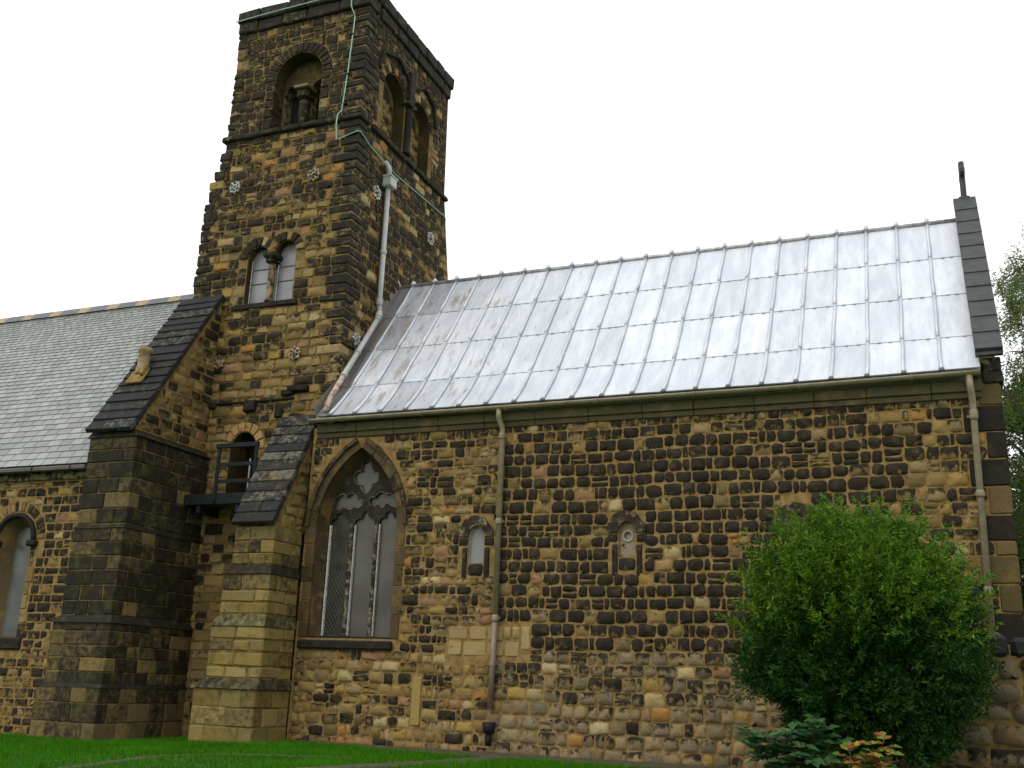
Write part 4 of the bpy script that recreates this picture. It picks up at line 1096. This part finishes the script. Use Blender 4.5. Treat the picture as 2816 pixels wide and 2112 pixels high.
place(L,cp,M_SLABS,60,'coping_stone')

# clay pot standing on the coping
pt=V3((-15.78,-1.08,7.36)); pot=thing('vent_pot','small tan clay vent pot on the stepped coping','pot',pt)
m=MB(); m.lathe(pt,[(.16,0),(.15,.1),(.125,.2),(.125,.50),(.15,.52),(.155,.62),(.12,.63)],14); obj('pot',m,M_TERRA,pot,True)
m=MB(); m.cbox(pt+V3((-.2,-.22,-.26)),X,V3((0,.55,.84)),V3((0,-.84,.55)),.42,.38,.06,.02); m.cbox(pt+V3((.12,-.12,-.12)),X,V3((0,.55,.84)),V3((0,-.84,.55)),.08,.3,.16,.02); obj('mortar_bed',m,M_MORTAR,pot)

# ------------------------------------------------------------------ stepped buttress between tower and chancel
tb=thing('tower_buttress','narrow stepped ochre buttress with dark slab top between platform and pointed window','buttress',(-12.6,-.6,-.05))
def tone_b(u,v,r):
    c=jit(r.choice([(.235,.172,.058),(.205,.145,.044),(.18,.135,.052),(.26,.195,.075)]),r,.12)
    if v<2.9: return c,r.uniform(.0,.5)
    if u<-12.2: return c,r.uniform(.4,.8)
    return c,r.uniform(.1,.6)
rb=random.Random(111); st=[]; core=MB()
stage(-13.42,-11.98,-1.12,.02,-.12,.92,rb,tone_b,(.30,.36),(.35,.75),jt=.012,chm=.02)
frustum(st,(-13.47,-11.92,-1.17,.02),(-13.26,-11.98,-1.02,.02),.92,1.10,(.2,.17,.09),.62)
stage(-13.24,-11.99,-1.03,.02,1.10,2.08,rb,tone_b,(.22,.28),(.35,.7),jt=.014,chm=.03)
frustum(st,(-13.22,-11.97,-1.07,.02),(-13.10,-12.0,-.99,.02),2.08,2.30,(.2,.18,.08),.5)
stage(-13.10,-12.0,-1.0,.02,2.30,3.08,rb,tone_b,(.22,.28),(.35,.7),jt=.012,chm=.025)
frustum(st,(-13.12,-11.97,-1.04,.02),(-12.97,-12.03,-.93,.02),3.08,3.26,(.17,.15,.08),.7)
stage(-12.97,-12.03,-.93,.02,3.26,4.02,rb,tone_b,(.2,.28),(.3,.6),jt=.008)
tbw=obj('wall',core,M_MORTAR2,tb)
K0,K1=(-.99,4.02),(.30,6.50); ks=(K1[1]-K0[1])/(K1[0]-K0[0]); PB_=P_east(-12.03); 
m=MB(); m.sheet(PB_,[(-.92,4.0),(.45,4.0),(.45,6.6),(.35,6.5)],d=-.012); m.quad((-12.97,-.92,4.0),(-12.04,-.92,4.0),(-12.04,.35,6.5),(-12.97,.35,6.5)); m.quad((-12.97,-.92,4.0),(-12.97,.35,6.5),(-12.97,.4,4.0),(-12.97,0,4.0)); obj('upper_wall',m,M_MORTAR2,tb)
masonry(PB_,lambda v:-.93+(v-4.0)/ks+.06,.44,4.02,6.5,rb,(.2,.27),(.25,.5),.022,.25,(.01,.03),.01,tone_b,None,out=st,small=.05)
place(st,tbw,M_BUTT,300)
cp=part('coping',tb,(-12.5,-.9,4.1)); L=[]
rake(L,-12.98,-12.03,K0,K1,11,.11,random.Random(112),lambda u,v,r:(jit((.13,.12,.085),r,.1),r.uniform(.35,.8)),.35,.02,.03)
place(L,cp,M_SLABS,60,'coping_stone')

# ------------------------------------------------------------------ iron platform at the doorway
bl=thing('iron_platform','black iron platform with railing below the small arched doorway','balcony',(-14,-.1,4.7))
YB=-.22
m=MB(); m.box(-14.92,-12.98,YB+.02,TY-.02,4.76,4.82); obj('deck',m,M_IRON,bl)
m=MB(); m.cbox((-14.92,YB-.03,4.62),X,Z,Y,1.94,.23,.05,.006); obj('fascia',m,M_IRON,bl)
for x in (-14.15,-13.2):
    m=MB(); m.cbox((x,YB-.07,4.66),X,Z,Y,.07,1.22,.05,.006); obj('post',m,M_IRON,bl)
m=MB(); m.cbox((-14.20,YB-.085,5.82),X,Z,Y,1.08,.10,.08,.008); obj('top_rail',m,M_IRON,bl)
for z in (5.42,5.06):
    m=MB(); m.cbox((-14.13,YB-.055,z),X,Z,Y,1.0,.085,.03,.004); obj('rail',m,M_IRON,bl)
for y in (.1,):
    m=MB(); m.tube([(-13.72,y+.2,4.8),(-13.72,y+.2,5.7)],.018,6); obj('baluster',m,M_PIPEGREY,bl)
for x in (-14.6,-13.6):
    m=MB(); m.cbox((x,YB,4.45),X,Z,Y,.09,.17,TY-YB-.02,.006); obj('joist',m,M_IRON,bl)

# ------------------------------------------------------------------ boundary wall
bw_=thing('boundary_wall','low rubble wall with dark coping stones behind the bush at right','wall',(3,-1.5,0))
BY=-1.75; PBW=P_front(BY); m=MB(); m.box(-.72,9,BY,BY+.55,-.3,1.80); bwl=obj('wall',m,M_MORTAR2,bw_); st=[]
masonry(PBW,-.70,9,-.1,1.78,random.Random(121),(.20,.32),(.25,.60),.03,.55,(.02,.05),.02,lambda u,v,r:(jit((.15,.115,.07),r,.18),r.uniform(.1,.6)),None,wob=.03,out=st,small=.08)
place(st,bwl,M_STONE,200)
L=[]; x=-.72; rw=random.Random(122)
while x<9:
    w=rw.uniform(.24,.36); block(L,(x+.012,BY-.05,1.79),X,Z,Y,w-.05,.27+rw.uniform(-.03,.03),.6,jit((.13,.13,.12),rw),rw.uniform(.7,.95),.06,.02,rw); x+=w
place(L,bwl,M_SLABS,60,'coping_stone')
# ------------------------------------------------------------------ foliage
def leaf(mb,p,d,n,l,w,col,fold=.25):
    """a folded pointed leaf at p growing along d"""
    s=d.cross(n)
    if s.length<1e-4: return
    s=s.normalized()*w; nn=s.cross(d).normalized()
    q=[p,p+d*l*.45+s+nn*w*fold,p+d*l-nn*l*.12,p+d*l*.45-s+nn*w*fold]
    k=len(mb.v); mb.v+=q; mb.f+=[(k,k+1,k+2),(k,k+2,k+3)]; mb.c+=[(*col,0)]*4
def rdir(r):
    while True:
        v=V3((r.uniform(-1,1),r.uniform(-1,1),r.uniform(-1,1)))
        if .1<v.length<1: return v.normalized()
def sprig(mb,p,d,r,n,L,ll,lw,cols,droop=0):
    ax=d.normalized(); 
    for k in range(n):
        t=(k+r.random())/n; q=p+ax*L*t-V3((0,0,droop*t*t)); a=r.uniform(0,6.28)
        s=ax.orthogonal().normalized(); b=ax.cross(s); side=s*math.cos(a)+b*math.sin(a)
        dd=(ax*r.uniform(.3,.9)+side*.8).normalized()
        c=r.choice(cols); g=r.uniform(.75,1.25); c=(c[0]*g,c[1]*g,c[2]*g)
        leaf(mb,q,dd,(side.cross(dd)+rdir(r)*.4).normalized() if True else ax,ll*r.uniform(.7,1.3),lw*r.uniform(.8,1.2),c)

# large rounded shrub in front of the chancel
bs=thing('shrub','large rounded dense green shrub in front of the chancel wall','shrub',(-1.15,-2.7,0))
rb=random.Random(131); C=V3((-1.12,-2.75,1.95)); A=V3((1.60,1.42,1.76))
lob=[(rdir(rb),rb.uniform(.22,.45),rb.uniform(16,46)) for _ in range(150)]
def brad(d):
    k=.56
    for q,h,s in lob: k=max(k,.60+h*math.exp(-(1-d.dot(q))*s))
    return k
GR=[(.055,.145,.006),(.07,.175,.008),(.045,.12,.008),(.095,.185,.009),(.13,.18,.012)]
GD=[(.019,.064,.007),(.028,.082,.009),(.015,.05,.006)]  # darker greens paint shade onto lower and inner leaves
mb=MB()
for i in range(7600):
    d=rdir(rb)
    if d.y>.55: continue
    if d.z<-.93: continue
    bq=brad(d)
    if bq<.76 and rb.random()<.65: continue
    rad=bq*(1-abs(rb.gauss(0,.09))) 
    if rb.random()<.12: rad*=rb.uniform(1.0,1.10)
    p=C+V3((d.x*A.x,d.y*A.y,d.z*A.z*(1.06 if d.z<0 else 1)))*rad
    if p.z<.08: continue
    dd=(V3((d.x,d.y,d.z*.8+.45))+rdir(rb)*.45).normalized()
    cols=GR if d.z>.15+rb.uniform(-.35,.35) else GD  # lighter on top, darker below: light and shade put into leaf colour
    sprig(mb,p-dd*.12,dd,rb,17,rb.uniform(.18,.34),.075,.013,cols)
for i in range(420):                                               # shoots that break the outline
    d=rdir(rb)
    if d.y>.5 or d.z<-.5: continue
    p=C+V3((d.x*A.x,d.y*A.y,d.z*A.z))*rb.uniform(.86,.98)
    dd=(V3((d.x,d.y,d.z*.7+.5))+rdir(rb)*.35).normalized()
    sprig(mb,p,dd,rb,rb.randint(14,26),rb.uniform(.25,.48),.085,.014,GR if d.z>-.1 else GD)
for i in range(2600):                                              # leaves inside
    d=rdir(rb); p=C+V3((d.x*A.x,d.y*A.y,d.z*A.z))*rb.uniform(.3,.66)
    if p.z<.2: continue
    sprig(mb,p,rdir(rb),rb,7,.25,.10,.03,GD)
obj('foliage',mb,M_LEAF,bs,kind='stuff')
for k in range(9):
    a=rb.uniform(0,6.28); m=MB(); b=V3((-1.15+.25*math.cos(a),-2.7+.2*math.sin(a),-.05)); e=C+V3((math.cos(a)*rb.uniform(.3,1.0),math.sin(a)*.8,rb.uniform(.0,1.0)))
    m.tube([b,(b*2+e)/3+rdir(rb)*.08,(b+e*2)/3+rdir(rb)*.08,e],[.045,.036,.025,.01],7); obj('stem',m,M_WOOD,bs,True)

# broad leaved sapling and autumn coloured plant at its foot
def plant(name,label,cat,base,stems,cols,ll,lw,r,nl=12,wob=.25,up=.8,n2=5):
    t=thing(name,label,cat,base); b=V3(base)
    for (dx,dy,h) in stems:
        top=b+V3((dx,dy,h)); mid_=(b+top)/2+V3((dx*.1,dy*.1,h*.12)); m=MB(); m.tube([b,mid_,top],[.014,.011,.005],6); s=obj('stem',m,M_WOOD,t,True)
        for k in range(nl):
            f=.35+.65*(k+r.random())/nl; p=b+(mid_-b)*min(1,f*2) if f<.5 else mid_+(top-mid_)*(f-.5)*2
            a=r.uniform(0,6.28); d=V3((math.cos(a),math.sin(a)*.8-.35,r.uniform(-.25,.5))).normalized()
            m=MB()
            for j in range(n2):
                q=p+d*ll*.45*(j//2); sd=d.cross(V3((0,0,1))).normalized()*(1 if j%2 else -1)
                dd=(d+sd*.9).normalized() if j<n2-1 else d
                c=r.choice(cols); g=r.uniform(.8,1.2); leaf(m,q,dd,V3((0,-.5,1)).normalized(),ll*r.uniform(.8,1.2),lw*r.uniform(.85,1.15),tuple(x*g for x in c),.15)
            obj('leaf_spray',m,M_LEAF,t,origin=p)
    return t
rz=random.Random(140)
plant('elder_sapling','grey green broad leaved sapling at the foot of the shrub','plant',(-1.85,-3.95,-.02),[(rz.uniform(-.55,.5),rz.uniform(-.3,.15),rz.uniform(.35,.95)) for _ in range(11)],[(.045,.11,.035),(.055,.13,.04),(.035,.09,.03)],.17,.055,random.Random(141),9,n2=5)
plant('autumn_plant','small plant with yellow and red autumn leaves at the shrub foot','plant',(-1.02,-4.05,-.02),[(rz.uniform(-.3,.38),rz.uniform(-.3,.0),rz.uniform(.35,.82)) for _ in range(9)],[(.28,.24,.03),(.30,.14,.04),(.27,.08,.04),(.19,.26,.03),(.10,.2,.03)],.14,.048,random.Random(142),6,n2=4)

# ------------------------------------------------------------------ trees behind the east end
def tree(name,label,base,h,crown,nl,cols,seed,droop,ll,lw,group=None,open_=.0):
    r=random.Random(seed); t=thing(name,label,'tree',base,group); b=V3(base)
    m=MB(); pts=[b,b+V3((.1,.05,h*.3)),b+V3((-.05,.1,h*.6)),b+V3((.15,0,h*.85)),b+V3((.1,0,h))]; m.tube(pts,[.30,.24,.15,.07,.02],9); obj('trunk',m,M_WOOD,t,True)
    ends=[]; mb=MB()
    for k in range(44):
        f=r.uniform(.28,.98); s=b+V3((0,0,h*f)); a=r.uniform(0,6.28); L=crown*(1.15-.75*abs(f-.5)*1.6)*r.uniform(.6,1.1)
        d=V3((math.cos(a),math.sin(a),r.uniform(.3,.9))).normalized(); e=s+d*L; mm=s+d*L*.5+V3((0,0,L*.12)); e.z-=droop*L*.25
        mb.tube([s,mm,e],[.06*(1.1-f)+.02,.03,.008],6)
        for j in range(5):
            q=mm+(e-mm)*r.random() if j else e; e2=q+rdir(r)*L*.35; mb.tube([q,e2],[.014,.005],4); ends+=[q,e2,(q+e2)/2]
    obj('limbs',mb,M_WOOD,t,True)
    mb=MB()
    for i in range(nl):
        p=r.choice(ends)+rdir(r)*r.uniform(0,.45)
        if droop: d=(V3((0,0,-1))+rdir(r)*.5).normalized()
        else: d=(V3((0,0,.3))+rdir(r)).normalized()
        sprig(mb,p,d,r,9,r.uniform(.3,.7) if droop else .3,ll,lw,cols)
    obj('crown',mb,M_LEAF,t,kind='stuff'); return t
tree('willow_tree','airy yellow green tree with drooping sprays beyond the gable',(3.0,8.6,-.3),12.3,2.9,5200,[(.09,.15,.03),(.11,.17,.035),(.07,.12,.025),(.15,.17,.05)],151,1,.11,.014)
tree('broadleaf_tree','darker leafy tree low behind the east corner of the chancel',(3.2,11.5,-.4),9.2,3.2,5200,[(.03,.055,.015),(.04,.07,.02),(.025,.045,.012)],152,0,.13,.03)

# ------------------------------------------------------------------ grass
rg=random.Random(161); mb=MB()
def blocked(x,y):
    if y>edge_y(x) and x>-11.8: return True
    if -13.6<x<-11.8 and y>-1.22: return True
    if -16.5<x<-14.7 and y>-2.10: return True
    if x<-16.4 and y>-1.95: return True
    if x>-2.6 and y>-1.8: return True
    return near_path(x,y)
n=0
while n<90000:
    x=rg.uniform(-19,-3); y=-8.5+8.3*rg.random()
    # keep to what the camera can see
    q=proj((x,y,gz(x,y)))
    if q is None or q[0]<-120 or q[0]>W_PX+60 or q[1]>H_PX+90: 
        n+=.2; continue
    if blocked(x,y): n+=.3; continue
    k=noise.noise(V3((x*.9,y*.9,2))); h=.045*(1+.5*k)*rg.uniform(.6,1.5); a=rg.uniform(0,6.28); w=.006
    z=gz(x,y)+.03*noise.noise(V3((x*.7,y*.7,0)))-.02; s=V3((math.cos(a)*w,math.sin(a)*w,0)); tip=V3((x+rg.uniform(-.03,.03),y+rg.uniform(-.03,.03),z+h+.02))
    g=rg.uniform(.75,1.25)*(1+.35*k); c=(.034*g,.155*g,.003*g,0) if rg.random()<.85 else (.085*g,.17*g,.008*g,0)
    kk=len(mb.v); b=V3((x,y,z)); mb.v+=[b-s,b+s,tip]; mb.f.append((kk,kk+1,kk+2)); mb.c+=[c]*3; n+=1
g=obj('grass',mb,M_GRASS,kind='stuff'); tag(g,'short bright green lawn along the foot of the church','grass')
